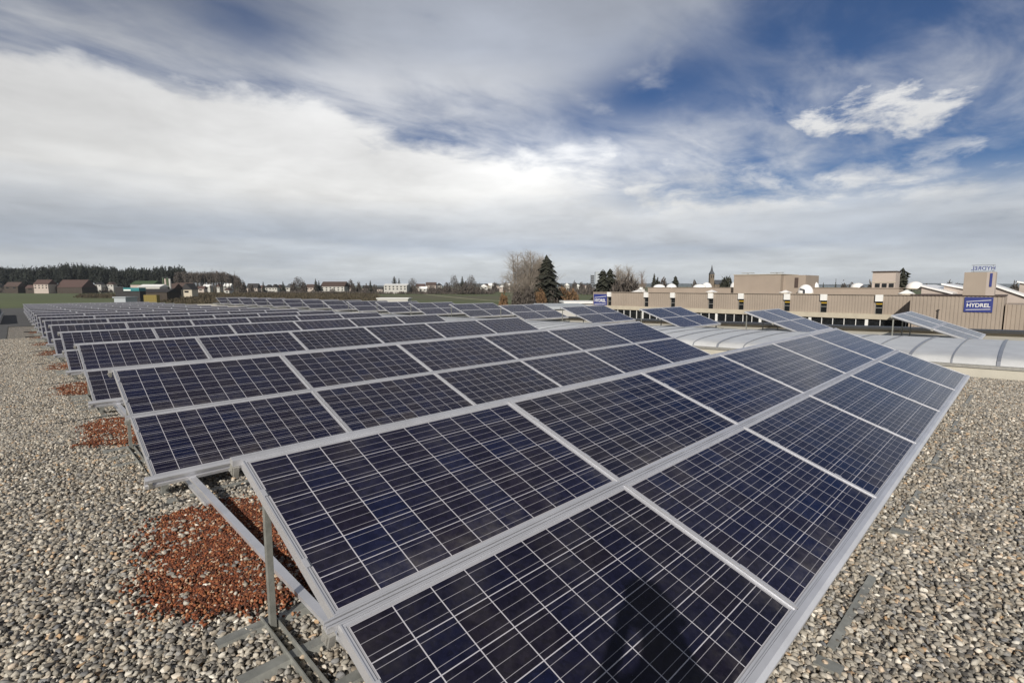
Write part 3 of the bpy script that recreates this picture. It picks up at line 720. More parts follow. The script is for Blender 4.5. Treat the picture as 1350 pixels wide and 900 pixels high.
part(MB().tube((HX + 7, 23, 2.43), (HX + 7, 23, 2.62), 0.05, 0.05).box(HX + 6.6, 22.2, 2.62, HX + 7.4, 23.8, 2.70), 'roof_vent', 'alu_dull', FB)
pl = part(MB().box(HX + 8.0, 9.5, 0.56, HX + 11, 11.9, 2.55), 'plant_room', 'wall_p', FB)
for k in range(3): part2(MB().box(HX + 7.94, 9.62 + k * 0.72, 0.62, HX + 7.997, 10.12 + k * 0.72, 1.10), 'louvre', 'glassd', pl, FB)
part2(MB().box(HX + 7.95, 9.45, 1.22, HX + 7.997, 11.95, 1.30), 'ledge', 'conc', pl, FB)
part2(MB().box(HX + 7.8, 9.4, 2.552, HX + 11.1, 12.0, 2.64), 'roof_edge', 'tile_b', pl, FB)
# sign block
SX = 65.4
SB = empty('sign_block', (SX + 4, 2.6, ZG), 0, 'beige ribbed block with the large blue sign and roof tower', 'building')
part(clad_wall(SX, 6.2, -0.75, ZG, ZT + 0.05, 0.3, 0.03), 'cladding', 'clad', SB)
part(MB().box(SX + 0.06, -0.74, ZG, SX + 9, 6.18, ZT), 'wall', 'clad2', SB)
part(MB().box(SX - 0.08, -0.8, ZT + 0.051, SX + 9, 6.25, ZT + 0.13), 'roof_edge', 'tile_b', SB)
tw = part(MB().box(SX + 0.5, 0.62, ZT + 0.131, SX + 3, 2.25, 2.10), 'tower', 'clad', SB)
part2(MB().box(SX + 0.5, 0.0, ZT + 0.131, SX + 3, 0.618, 2.10), 'pale_face', 'wall_p', tw, SB)
part2(MB().box(SX + 0.46, 0.22, 0.7, SX + 0.497, 0.40, 1.98), 'banner', 'blue', tw, SB)
part(MB().tube((SX - 0.15, 3.9, -3.2), (SX - 0.15, 3.9, -1.6), 0.04, 0.04).box(SX - 0.2, 3.8, -1.62, SX - 0.1, 4.0, -1.55), 'flue_pipe', 'tile_d', SB)
# right wing
RW = empty('side_wing', (67, -8, ZG), 0, 'lower brown ribbed wing at the right edge beyond the sign', 'building')
part(clad_wall(SX + 1.5, -0.85, -16, ZG, -0.98, 0.3, 0.03), 'cladding', 'clad', RW)
part(MB().box(SX + 1.56, -16, ZG, SX + 9, -0.86, -1.0), 'wall', 'clad2', RW)

def text_mesh(name, s, size, ext, bold=0.0, par=None, mt='white', mtx=None, space=1.0):
    cu = D.curves.new(name, 'FONT'); cu.body = s; cu.size = size; cu.extrude = ext; cu.offset = bold; cu.align_x = 'CENTER'; cu.align_y = 'CENTER'; cu.space_character = space
    to = D.objects.new('tmp', cu); COL.objects.link(to)
    dg = bpy.context.evaluated_depsgraph_get(); me = D.meshes.new_from_object(to.evaluated_get(dg)); me.name = name
    D.objects.remove(to); D.curves.remove(cu)
    if mtx is not None: me.transform(mtx)
    me.materials.clear(); me.materials.append(MT[mt])
    return link(name, me, None, par)
def sign(x, yl, yr, z0, z1, label, mirror=False):       # faces -X; text reads from +y toward -y
    T = empty('factory_sign', (x, (yl + yr) / 2, z0), 0, label, 'sign')
    w = abs(yl - yr); h = z1 - z0
    MB().box(-0.04, -w / 2, 0, 0.02, w / 2, h).build('board', 'blue', T)
    B = Matrix(((0, 0, -1, 0), (-1, 0, 0, 0), (0, 1, 0, 0), (0, 0, 0, 1)))   # text x -> -y, y -> z, z -> -x
    text_mesh('lettering', 'HYDREL', h * 0.36, 0.01, h * 0.007, T, 'white', Matrix.Translation((-0.055, 0, h * 0.45)) @ B @ Matrix.Diagonal((w / h * 0.63, 1.0, 1, 1)))
    for (zb, zl, zh) in (('upper', 0.68, 0.80), ('lower', 0.13, 0.19)):
        b_ = MB(); t = h * 0.035
        b_.add([(-0.056, w * 0.43, h * zl), (-0.056, -w * 0.43, h * zh), (-0.056, -w * 0.43, h * zh + t), (-0.056, w * 0.43, h * zl + t), (-0.0405, w * 0.43, h * zl), (-0.0405, -w * 0.43, h * zh), (-0.0405, -w * 0.43, h * zh + t), (-0.0405, w * 0.43, h * zl + t)],
               [(0, 1, 2, 3), (0, 4, 5, 1), (1, 5, 6, 2), (2, 6, 7, 3), (3, 7, 4, 0)])
        b_.build('stripe', 'white', T)
    return T
sign(SX - 0.03, 2.02, -0.02, -1.72, -0.30, 'blue board with white HYDREL lettering on the beige block at right')
sign(HX - 0.08, 49.6, 46.9, -2.55, -0.55, 'blue HYDREL board on the far left end of the long factory')
# rooftop letters seen from behind
RS = empty('rooftop_sign', (SX + 0.9, 0.95, 2.1), 0, 'open rooftop letters HYDREL seen reversed on top of the tower', 'sign')
Bm = Matrix(((0, 0, 1, 0), (1, 0, 0, 0), (0, 1, 0, 0), (0, 0, 0, 1)))
text_mesh('lettering', 'HYDREL', 0.50, 0.015, 0.006, RS, 'blue', Matrix.Translation((0, 0, 0.36)) @ Bm @ Matrix.Diagonal((0.95, 1, 1, 1)))
MB().box(-0.02, -0.85, 0.05, 0.02, 0.85, 0.09).box(-0.02, -0.85, 0.66, 0.02, 0.85, 0.69).tube((0, -0.7, 0), (0, -0.7, 0.66), 0.015, 0.015).tube((0, 0.7, 0), (0, 0.7, 0.66), 0.015, 0.015).build('sign_frame', 'slate', RS)

# skylight domes on the factory roof
def dome(y, x, zb, r, h, label):
    b_ = MB(); n = 16; k = 5; vs = []
    for j in range(k):
        a = j / k * math.pi / 2
        for i in range(n): t = 2 * math.pi * i / n; vs.append((r * math.cos(a) * math.cos(t), r * math.cos(a) * math.sin(t), h * math.sin(a)))
    vs.append((0, 0, h)); fs = []
    for j in range(k - 1):
        for i in range(n): fs.append((j * n + i, j * n + (i + 1) % n, (j + 1) * n + (i + 1) % n, (j + 1) * n + i))
    for i in range(n): fs.append(((k - 1) * n + i, (k - 1) * n + (i + 1) % n, k * n))
    if h < 0.45:                                # low pyramid rooflights
        vs = [(r, r * .9, 0), (-r, r * .9, 0), (-r, -r * .9, 0), (r, -r * .9, 0), (0, r * .12, h), (0, -r * .12, h)]; fs = [(0, 1, 4), (1, 2, 5, 4), (2, 3, 5), (3, 0, 4, 5)]
    T = empty('roof_dome', (x, y, zb), 0, label, 'skylight', 'white skylight domes on the factory roof')
    MB().tube((0, 0, 0), (0, 0, 0.1), r * 1.06, r * 1.06, 16).build('curb', 'conc', T)
    b_.add(vs, fs).build('dome', 'dome', T, loc=(0, 0, 0.1), smooth=h >= 0.45)
def yat(px, X):                                # bearing -> y on the plane x = X
    q = F + RT * ((px - 675) / 668.2); t = (X - CAM.x) / q.x; return CAM.y + q.y * t
for (px, X, zb, r, h, lab) in ((842, HX + 2, ZT, 1.0, 0.35, 'flat white dome nearest the small roof unit above the factory'), (868, HX + 12, 0.4, 1.05, 0.6, 'bright white dome at the left above the long factory'), (884, HX + 13, 0.4, 0.9, 0.7, 'smaller dome right behind the leftmost bright dome'),
        (921, HX + 12, 0.4, 1.1, 0.62, 'white dome left of the church tower'), (930, HX + 15, 0.4, 0.9, 0.9, 'dome hidden partly behind the one by the church tower'), (937, HX + 0.9, ZT + 0.07, 0.7, 0.3, 'low dome at the facade edge under the church'),
        (968, HX + 12, 0.5, 0.8, 0.9, 'tilted white dome left of the penthouse'), (1034, HX + 0.9, ZT + 0.07, 0.7, 0.32, 'low dome at the facade edge before the penthouse'), (1060, HX + 5.2, ZT, 0.95, 1.15, 'tall white dome right of the penthouse'),
        (1069, HX + 11.0, 0.5, 0.8, 0.9, 'dome behind the tall one right of the penthouse'), (1128, HX + 11.5, 0.5, 0.85, 0.6, 'white dome midway between penthouse and plant room'), (1193, HX + 1.0, ZT + 0.07, 0.75, 0.42, 'low dome at the facade edge near the dark shadow'),
        (1203, HX + 10.5, 0.4, 0.95, 0.85, 'large white dome right of the plant room')):
    dome(yat(px, X), X, zb, r, h, lab)
# small roof unit
U = empty('roof_unit', (HX + 2, yat(844.5, HX + 2), ZT), 0, 'small white louvred air unit on the factory roof', 'air unit')
MB().box(-0.4, -0.38, 0, 0.4, 0.38, 0.55).build('casing', 'white', U); MB().box(-0.2, -0.2, 0.55, 0.2, 0.2, 0.85).build('hood', 'white', U)
for k in range(3): MB().box(-0.44, -0.3, 0.1 + k * 0.14, -0.402, 0.3, 0.16 + k * 0.14).build('louvre', 'slate', U)
# roof flue with bend beside the tall dome
U = empty('roof_flue', (HX + 3.2, yat(1058, HX + 3.2), ZT + 0.0), 0, 'dark bent flue pipe standing before the tall white dome', 'pipe')
MB().tube((0, 0, 0), (0, 0, 0.55), 0.14, 0.14, 10).tube((0, 0, 0.5), (-0.1, 0.5, 0.62), 0.12, 0.12, 8).build('pipe', 'slate', U, smooth=False)

# white sawtooth roofs beyond
def saw(x0, x1, ya, yb, z0, z1, label):
    T = empty('sawtooth_hall', ((x0 + x1) / 2, (ya + yb) / 2, ZG), 0, label, 'building', 'white roofed halls behind the sign block')
    b_ = MB(); b_.add([(x0, ya, z1), (x0, yb, z0), (x1, yb, z0), (x1, ya, z1), (x0, ya, ZG), (x0, yb, ZG), (x1, yb, ZG), (x1, ya, ZG)], [(4, 5, 1, 0), (5, 6, 2, 1), (6, 7, 3, 2), (7, 4, 0, 3)])
    place(b_.build('wall', 'wall_p'), T)
    b_ = MB(); e = 0.25; b_.add([(x0 - e, ya + e, z1 + 0.02), (x0 - e, yb - e, z0 + 0.02), (x1 + e, yb - e, z0 + 0.02), (x1 + e, ya + e, z1 + 0.02), (x0 - e, ya + e, z1 + 0.2), (x0 - e, yb - e, z0 + 0.2), (x1 + e, yb - e, z0 + 0.2), (x1 + e, ya + e, z1 + 0.2)],
        [(0, 3, 2, 1), (4, 5, 6, 7), (0, 1, 5, 4), (1, 2, 6, 5), (2, 3, 7, 6), (3, 0, 4, 7)])
    place(b_.build('roof', 'dome'), T)
saw(77, 92, yat(1212, 77), yat(1250, 77), -0.2, 0.75, 'white sloping roof between plant room and tower')
saw(82, 96, yat(1255, 82) + 1, yat(1275, 82), 0.2, 0.9, 'short white roof directly left of the tower')
saw(76, 90, yat(1300, 76), yat(1352, 76), -0.6, 1.0, 'long white sloping roof right of the tower')
saw(92, 100, yat(1340, 92), yat(1400, 92), 0.2, 1.2, 'farthest white roof at the right picture edge')

# low halls between our roof and the fields
def hall(px0, px1, d, zt_, label, roofm='greyroof', wallm='wall_w', thick=14, rim=0.3):
    a = W(px0, d); c = W(px1, d); w = (c - a).length; ctr = (a + c) / 2
    T = empty('low_hall', ctr, FACE, label, 'building')
    MB().box(-w / 2, 0, 0, w / 2, thick, zt_ - ZG - rim).build('wall', wallm, T)
    MB().box(-w / 2 - .3, -.3, zt_ - ZG - rim + .002, w / 2 + .3, thick + .3, zt_ - ZG).build('roof', roofm, T)
    for k in range(3): MB().box(-w / 2 + (k + .5) * w / 3 - .8, -.05, 2, -w / 2 + (k + .5) * w / 3 + .8, -.004, 3.4).build('window', 'glassd', T)
hall(712, 778, 66, HT(405, 66), 'low pale hall roof just left of the long factory', thick=13)
hall(745, 786, 88, HT(398.5, 88), 'white flat roof behind the low pale hall', 'white', thick=8)
hall(498, 538, 170, HT(393.5, 170), 'small white flat roofed hall at the field edge', 'white', thick=6)
hall(152, 167, 160, HT(392, 160), 'pale framed flat hall beyond the far left rows', 'greyroof', 'greyroof', thick=5)
hall(60, 40 + 60, 1200, HT(383, 1200), 'distant grey shed among the farms', 'greyroof')

# ------------------------------------------------------------------ trees
def cone_tree(b_, base, h, r, seed, dens=14, mi=0, low=0.06, pw=0.85):
    rn = random.Random(seed); base = Vector(base)
    L = int(dens)
    for i in range(L):
        t = low + (1 - low) * i / L
        rr = r * (1 - t) ** pw * rn.uniform(0.72, 1.18) + 0.02 * r; z = h * t
        k = max(4, int(11 * (1 - t) + 4)); a0 = rn.random() * 6.28
        for j in range(k):
            a = a0 + 6.283 * j / k + rn.uniform(-.25, .25); q = rr * rn.uniform(0.65, 1.15)
            tip = base + Vector((math.cos(a) * q, math.sin(a) * q, z - q * 0.30 + rn.uniform(-.02, .02) * h))
            wv = Vector((-math.sin(a), math.cos(a), 0)) * q * 0.33
            c0 = base + Vector((0, 0, z + h * 0.055)); mid = base + Vector((math.cos(a) * q * .55, math.sin(a) * q * .55, z - q * 0.04))
            dn = Vector((0, 0, -h * 0.035))
            b_.add([c0, mid + wv, tip, mid - wv, mid + dn], [(0, 1, 2), (0, 2, 3), (0, 4, 1), (1, 4, 2), (2, 4, 3), (3, 4, 0)], mi)
def conifer(px, d, pyt, rpx, label, group=None, seed=1, dens=16, zg=ZG, pw=0.85):
    base = W(px, d, zg); h = HT(pyt, d) - zg; r = rpx * d / 668.2
    T = empty('conifer', base, 0, label, 'tree', group)
    MB().tube((0, 0, 0), (0, 0, h * .95), h * 0.02, h * 0.004, 7).build('trunk', 'bark', T)
    b_ = MB(); cone_tree(b_, (0, 0, 0), h, r, seed, dens, pw=pw); b_.build('crown', 'needle', T)
    return T
def branch(b_, p0, dr, ln, r, lvl, rn, spread, up, nseg=3, kids_=4):
    p_ = p0.copy(); d = dr.normalized(); rr = r
    for s_ in range(nseg):
        d = (d + Vector((rn.uniform(-1, 1), rn.uniform(-1, 1), rn.uniform(-.6, 1))) * 0.13 + Vector((0, 0, up))).normalized()
        q = p_ + d * ln / nseg; r2 = rr * (0.80 if lvl else 0.5)
        b_.tube(p_, q, rr, r2, 4 if lvl > 1 else 3)
        if lvl > 0:
            for k in range(kids_ if s_ else max(1, kids_ - 2)):
                a = rn.random() * 6.283; side = d.orthogonal().normalized(); side.rotate(Matrix.Rotation(a, 3, d))
                nd = (d * (1 - spread) + side * spread).normalized()
                st_ = p_.lerp(q, rn.uniform(.2, 1))
                branch(b_, st_, nd, ln * rn.uniform(.42, .68), r2 * .5, lvl - 1, rn, spread, up, 2 if lvl < 3 else 3, kids_)
        p_ = q; rr = r2
def bare_tree(px, d, pyt, wpx, label, group=None, seed=1, mt='twig', stems=1, lvl=3, zg=ZG, spread=.55, up=.12, r=None, kids_=4):
    base = W(px, d, zg); h = HT(pyt, d) - zg; wd_ = wpx * d / 668.2
    rn = random.Random(seed)
    T = empty('bare_tree', base, 0, label, 'tree', group)
    tr = MB(); cr_ = MB()
    for s_ in range(stems):
        off = Vector(((rn.uniform(-.5, .5)) * wd_ * (0.35 if stems > 1 else 0), rn.uniform(-.3, .3) * wd_ * (0.35 if stems > 1 else 0), 0))
        R0 = r or h * 0.017; hh = h * rn.uniform(.86, 1.0)
        lean = Vector((rn.uniform(-.06, .06), rn.uniform(-.06, .06), 1))
        p_ = off.copy(); rr = R0; n = 5
        for k in range(n):
            q = p_ + (lean + Vector((rn.uniform(-.06, .06), rn.uniform(-.06, .06), 0))) * (hh * .78 / n); r2 = rr * .78
            tr.tube(p_, q, rr, r2, 6)
            if k >= 1:
                for j in range(kids_):
                    a = rn.random() * 6.283; sd_ = Vector((math.cos(a), math.sin(a), 0))
                    nd = (Vector((0, 0, 1)) * (1 - spread * .8) + sd_ * spread).normalized()
                    branch(cr_, p_.lerp(q, rn.uniform(.1, .9)), nd, min(wd_ * .62, hh * .42) * rn.uniform(.6, 1) * (1.15 - .12 * k), r2 * .42, lvl - 1, rn, spread, up, 3, kids_)
            p_ = q; rr = r2
        branch(cr_, p_, Vector((0, 0, 1)), hh * .22, rr, lvl - 1, rn, spread, up, 3, kids_)
    if d > 500 and wpx > 6:                     # fine twigs fill the crown of the far trees
        twig_cloud(cr_, Vector((0, 0, h * .32)), wd_ * .5, wd_ * .5, h * .68, 420, rn, h * .09)
    tr.build('trunk', 'bark', T); cr_.build('crown', mt, T)
    return T
def twig_cloud(b_, base, w, dpt, h, n, rn, ln):
    for _ in range(n):
        a = rn.random() * 6.283; q = math.sqrt(rn.random()); x = math.cos(a) * q * w; y = math.sin(a) * q * dpt
        z = h * (rn.random() ** .7) * math.sqrt(max(0.05, 1 - q * q)) * rn.uniform(.8, 1.1)
        p_ = base + Vector((x, y, z)); v = Vector((rn.uniform(-.5, .5), rn.uniform(-.5, .5), rn.uniform(.3, 1))).normalized() * ln * rn.uniform(.5, 1.3)
        s_ = Vector((rn.uniform(-1, 1), rn.uniform(-1, 1), 0)).normalized() * ln * 0.13
        b_.add([p_ - v * .5, p_ + s_, p_ + v * .5, p_ - s_], [(0, 1, 2, 3)])
def shrub(px, d, pyt, wpx, label, mt='twigd', group=None, seed=1, n=500, zg=ZG, name='shrub', cat='shrub'):
    base = W(px, d, zg); h = HT(pyt, d) - zg; w = wpx * d / 668.2 / 2; rn = random.Random(seed)
    T = empty(name, base, 0, label, cat, group)
    b_ = MB(); twig_cloud(b_, Vector((0, 0, h * .05)), w, w, h, n, rn, max(w, h) * .22); b_.build('crown', mt, T)
    b_ = MB()
    for k in range(4): b_.tube((rn.uniform(-.2, .2) * w, rn.uniform(-.2, .2) * w, 0), (rn.uniform(-.5, .5) * w, rn.uniform(-.5, .5) * w, h * .6), h * .02, h * .006, 5)
    b_.build('stem', 'bark', T)
    return T
# the poplar and spruce group beyond the rows
bare_tree(683, 215, 337, 62, 'tall pale bare poplar at the left of the tree group', None, 11, 'twig', 3, 3, spread=.66, up=.12, kids_=5, r=.62)
bare_tree(699, 210, 331, 72, 'tallest bare poplar in the middle of the tree group', None, 12, 'twig', 4, 3, spread=.62, up=.12, kids_=5, r=.62)
bare_tree(713, 225, 343, 44, 'bare poplar touching the dark spruce', None, 13, 'twig', 3, 3, spread=.58, up=.14, r=.6, kids_=5)
conifer(720, 208, 339, 29, 'tall dark spruce at the right of the poplar group', None, 21, 34, pw=.6)
for k, (px, d, pyt, w_, mt_) in enumerate(((682, 205, 383, 16, 'twigd'), (697, 200, 380, 20, 'twigd'), (712, 202, 382, 20, 'twigo'), (727, 205, 380, 18, 'twigd'), (742, 215, 379, 24, 'twigo'), (755, 225, 383, 18, 'twigo'), (664, 150, 388, 14, 'twigo'))):
    shrub(px, d, pyt, w_, ['dark shrub at the left foot of the poplars', 'dark shrub under the tallest poplar', 'rusty shrub between poplar and spruce', 'dark shrub under the spruce', 'ochre shrub right of the spruce', 'outermost ochre shrub right of the spruce', 'lone ochre shrub in the green field'][k], mt_, 'shrubs around the poplar group', 40 + k, 700)
# behind the factory
conifer(794, 150, 357, 21, 'left peak of the twin dark firs by the factory sign', 'twin firs behind the factory', 31, 24, pw=.42)
conifer(803, 152, 356, 21, 'right peak of the twin dark firs by the factory sign', 'twin firs behind the factory', 32, 24, pw=.42)
bare_tree(816, 155, 355, 34, 'bare tree right beside the twin firs', None, 33, 'twig', 3, 3, spread=.55, r=.42, kids_=5)
bare_tree(829, 160, 355, 38, 'bare grey tree with round top right of the firs', None, 34, 'twig', 3, 3, spread=.55, r=.42, kids_=5)
bare_tree(843, 165, 361, 24, 'slim pale bare tree behind the air unit', None, 35, 'twigo', 2, 3, spread=.45, r=.35)
shrub(824, 140, 370, 52, 'wide rust brown shrub behind the left factory roof', 'twigd', None, 36, 1500)
conifer(861, 210, 361, 12, 'pointed dark fir left of the church', None, 37, 18); shrub(866, 215, 371, 10, 'small round evergreen beside the pointed fir', 'needle', None, 38, 500)
shrub(874, 260, 370, 12, 'grey round tree behind the domes', 'twigd', None, 48, 500)
conifer(889, 180, 365, 10, 'broad dark fir between the domes', None, 39, 20, pw=.4)
shrub(914, 300, 372, 8, 'small dark round tree left of the church', 'twigd', None, 49, 300)
shrub(955, 240, 368, 22, 'dark evergreen clump right of the church', 'needle', None, 41, 1200); conifer(959, 235, 367, 5, 'dark fir in the clump right of the church', None, 42, 12)
conifer(1186, 115, 355, 16, 'dark pine showing behind the plant room', None, 43, 24, pw=.35)
conifer(1083, 500, 372, 3, 'tiny fir right of the penthouse domes', None, 44, 10); conifer(1099, 480, 367, 2.5, 'slim distant spire shaped tree past the penthouse', None, 45, 10)
for k, (px, pt, w_) in enumerate(((1110, 373, 9), (1120, 374, 10), (1144, 373, 8), (1218, 375, 7), (1249, 372, 9), (1258, 375, 9), (1334, 374, 12))):
    shrub(px, 330, pt, w_, ['dark treetop first right of the penthouse', 'dark treetop left of the midway dome', 'treetop left of the plant room', 'treetop just right of the large dome', 'peaked dark treetop left of the tower', 'low treetop against the tower', 'treetop past the right white roof'][k], 'twigd', 'treetops over the factory roof', 50 + k, 300)

# church
ch = W(936, 420); T = empty('church', ch, FACE, 'brown stone church with a slender grey spire on the skyline', 'church')
sc_ = 420 / 668.2
tz = HT(372, 420) - ZG; MB().box(-1.7, -1.7, 0, 1.7, 1.7, HT(362.5, 420) - ZG).build('tower', 'stone', T)
zt0 = HT(362.5, 420) - ZG; zt1 = HT(350, 420) - ZG
MB().add([(-1.9, -1.9, zt0 + .01), (1.9, -1.9, zt0 + .01), (1.9, 1.9, zt0 + .01), (-1.9, 1.9, zt0 + .01), (-.8, -.8, zt0 + 2.6), (.8, -.8, zt0 + 2.6), (.8, .8, zt0 + 2.6), (-.8, .8, zt0 + 2.6), (0, 0, zt1)],
         [(3, 2, 1, 0), (0, 1, 5, 4), (1, 2, 6, 5), (2, 3, 7, 6), (3, 0, 4, 7), (4, 5, 8), (5, 6, 8), (6, 7, 8), (7, 4, 8)]).build('spire', 'slate', T)
for s_ in (-1, 1): MB().box(s_ * .8 - .3, -1.76, zt0 - 3.2, s_ * .8 + .3, -1.705, zt0 - 1.0).build('window', 'glassd', T)
hn = HT(371, 420) - ZG
MB().box(1.705, -3, 0, 12, 5, hn - 3).build('nave', 'stone', T)
MB().add([(2.21, -3.4, hn - 3), (12.4, -3.4, hn - 3), (12.4, 5.4, hn - 3), (2.21, 5.4, hn - 3), (2.21, 1, hn + .6), (12.4, 1, hn + .6)], [(0, 3, 2, 1), (0, 1, 5, 4), (2, 3, 4, 5), (1, 2, 5), (3, 0, 4)]).build('roof', 'slate', T)

# ------------------------------------------------------------------ houses
def house(px0, px1, d, pye, pyt, wallm, roofm, label, group=None, gable=False, nwin=3, floors=1, deep=None, name='house', cat='house', zg=ZG, chim=False):
    a = W(px0, d, zg); c = W(px1, d, zg); w = (c - a).length; he = HT(pye, d) - zg; ht = HT(pyt, d) - zg; dp = deep or max(8, w * .7)
    T = empty(name, (a + c) / 2, FACE, label, cat, group)
    MB().box(-w / 2, 0, 0, w / 2, dp, he).build('wall', wallm, T)
    e = .5; b_ = MB()
    if gable:
        b_.add([(-w / 2 - e, -e, he + .01), (w / 2 + e, -e, he + .01), (w / 2 + e, dp + e, he + .01), (-w / 2 - e, dp + e, he + .01), (0, -e, ht), (0, dp + e, ht)], [(0, 3, 2, 1), (0, 4, 5, 3), (1, 2, 5, 4), (0, 1, 4), (2, 3, 5)])
    else:
        b_.add([(-w / 2 - e, -e, he + .01), (w / 2 + e, -e, he + .01), (w / 2 + e, dp + e, he + .01), (-w / 2 - e, dp + e, he + .01), (-w / 2 - e, dp / 2, ht), (w / 2 + e, dp / 2, ht)], [(0, 3, 2, 1), (0, 1, 5, 4), (2, 3, 4, 5), (1, 2, 5), (3, 0, 4)])
    rf = b_.build('roof', roofm, T)
    if chim: MB().box(w * .2, dp * .4, ht - 1.2, w * .2 + .8, dp * .4 + .8, ht + .9).build('chimney', 'stone', rf)
    vis = 4.5
    for fl in range(floors):
        for k in range(nwin):
            x = -w / 2 + w * (k + .5) / nwin; zc = he - 1.6 - fl * 3.0
            if zc > .8: MB().box(x - max(.55, w / nwin * .2), -.06, zc - .75, x + max(.55, w / nwin * .2), -.004, zc + .65).build('window', 'glassd', T)
    return T
HL = [  # px0 px1 depth eave top wall roof label gable nwin floors
    (9, 27, 700, 378.5, 372.5, 'wood', 'tile_b', 'brown farmhouse roof at the far left before the forest', False, 2, 1, False),
    (27, 39, 720, 381.5, 378, 'wall_p', 'tile_r', 'low shed right of the leftmost brown farmhouse', False, 2, 1, False),
    (37, 49, 690, 380.5, 376.5, 'wood', 'tile_r', 'low red roofed shed attached left of the pinkish farmhouse', False, 1, 1, False),
    (48, 67, 690, 375.5, 369.5, 'wall_p', 'tile_r', 'pinkish two storey farmhouse with red brown roof', False, 4, 2, True),
    (77, 111, 700, 379.5, 369.5, 'wood', 'tile_r', 'long barn with a broad red brown roof', False, 0, 0, False),
    (128, 136.5, 760, 376, 373, 'wall_w', 'tile_d', 'white gabled house with round top, left of the pair by the forest', True, 2, 1, False),
    (144, 152.5, 770, 376, 372.5, 'wall_w', 'tile_b', 'white gabled house, right of the pair by the forest', True, 2, 1, False),
    (121, 127, 755, 380, 378, 'wall_w', 'tile_b', 'tiny white shed left of the white gabled pair', False, 1, 1, False),
    (175, 204, 420, 376, 371, 'wall_p', 'green', 'pale hall with a green roof behind the yard buildings', False, 0, 0, False),
    (185, 213, 380, 379, 375.6, 'wall_w', 'white', 'white tent like hall in the yard', False, 0, 0, False),
    (208, 232, 430, 381, 374.5, 'wood', 'tile_b', 'brown roofed barn left of the silo', False, 0, 0, False),
    (229, 252, 440, 381, 373.5, 'wood', 'tile_b', 'brown roofed barn right of the green silo', False, 0, 0, False),
    (241, 255, 400, 382.5, 374.5, 'wall_c', 'tile_d', 'cream walled shed with steep dark gable', True, 1, 1, False),
    (219, 229, 380, 385, 383.5, 'wall_c', 'tile_d', 'low cream hut below the silo', False, 0, 0, False),
    (185, 222, 330, 386, 381.5, 'wood', 'tile_d', 'dark open shed behind the yellow container', False, 0, 0, False),
    (262, 271, 680, 381.5, 378, 'wall_p', 'tile_r', 'low house under the bare wood', False, 1, 1, False),
    (270, 279, 760, 378.5, 375.5, 'wall_w', 'dome', 'house with bright white roof under the bare wood', False, 1, 1, False),
    (288, 291.5, 760, 379, 374.5, 'wall_w', 'tile_r', 'narrow white house below the bare wood edge', True, 1, 1, False),
    (297, 306, 760, 378, 374.5, 'wall_w', 'white', 'white roofed house at the end of the bare wood', False, 2, 1, False),
    (298, 304, 600, 383.5, 380, 'wall_w', 'tile_b', 'white fronted hut in the scrub below the wood', True, 1, 1, False),
    (327, 341, 700, 380.5, 374.5, 'wall_p', 'tile_d', 'dark hipped house right of the wood edge', False, 3, 1, False),
    (341, 349, 740, 381, 377, 'wall_p', 'tile_r', 'small reddish house before the first village fir', False, 2, 1, False),
    (351, 360, 720, 380, 376, 'wall_w', 'tile_d', 'white house with dark roof, first right of the village fir', True, 2, 1, False),
    (360, 367, 720, 380, 375.5, 'wall_w', 'tile_d', 'white house with dark roof, second right of the village fir', True, 2, 1, False),
    (366, 373, 730, 380.5, 376, 'wall_w', 'tile_b', 'white gabled house left of the second village fir', True, 2, 1, False),
    (378, 388, 740, 380, 375, 'wall_w', 'slate', 'grey white house right of the second village fir', True, 2, 1, False),
    (405, 418, 740, 380, 375.5, 'wall_p', 'tile_b', 'pinkish house left of the dark village spruce', False, 3, 1, False),
    (424, 455, 700, 378.5, 372, 'wall_w', 'tile_b', 'long white house with wide dark brown roof', False, 6, 2, False),
    (455, 464, 760, 380, 376, 'wall_p', 'tile_r', 'small reddish house right of the long white house', False, 2, 1, False),
    (507, 537, 640, 377, 375, 'wall_w', 'white', 'white two storey villa with rows of dark windows', False, 6, 2, False),
    (498, 505, 700, 382, 379, 'wall_p', 'tile_d', 'grey house left of the white villa', False, 2, 1, False),
    (479, 490, 760, 381, 377, 'wall_p', 'tile_d', 'dark roofed house left of the villa beside a fir', False, 2, 1, False),
    (549, 560, 760, 378.5, 375, 'wall_p', 'tile_r', 'reddish house right of the white villa', False, 2, 1, False),
    (553, 563, 700, 381.5, 378.5, 'wall_w', 'dome', 'bright low house below the reddish one', False, 2, 1, False),
    (562, 575, 800, 377, 373, 'wall_p', 'tile_b', 'house with broad brown roof on the village rise', False, 3, 1, False),
    (575, 583, 820, 377.5, 374, 'wall_w', 'tile_d', 'white house left of the big bare clump', True, 2, 1, False),
    (576, 582, 700, 385, 380.5, 'wall_w', 'tile_r', 'small pale hut at the field edge by the bare clump', True, 1, 1, False),
    (633, 643, 820, 379, 375.5, 'wall_w', 'white', 'pale house right of the big bare clump', True, 2, 1, False),
]
for h_ in HL:
    (a, c, d, pe, pt, wm, rm, lab, gb, nw, fl, chm) = h_
    house(a, c, d, pe, pt, wm, rm, lab, 'farm and village houses beyond the field', gb, nw, fl, chim=chm)
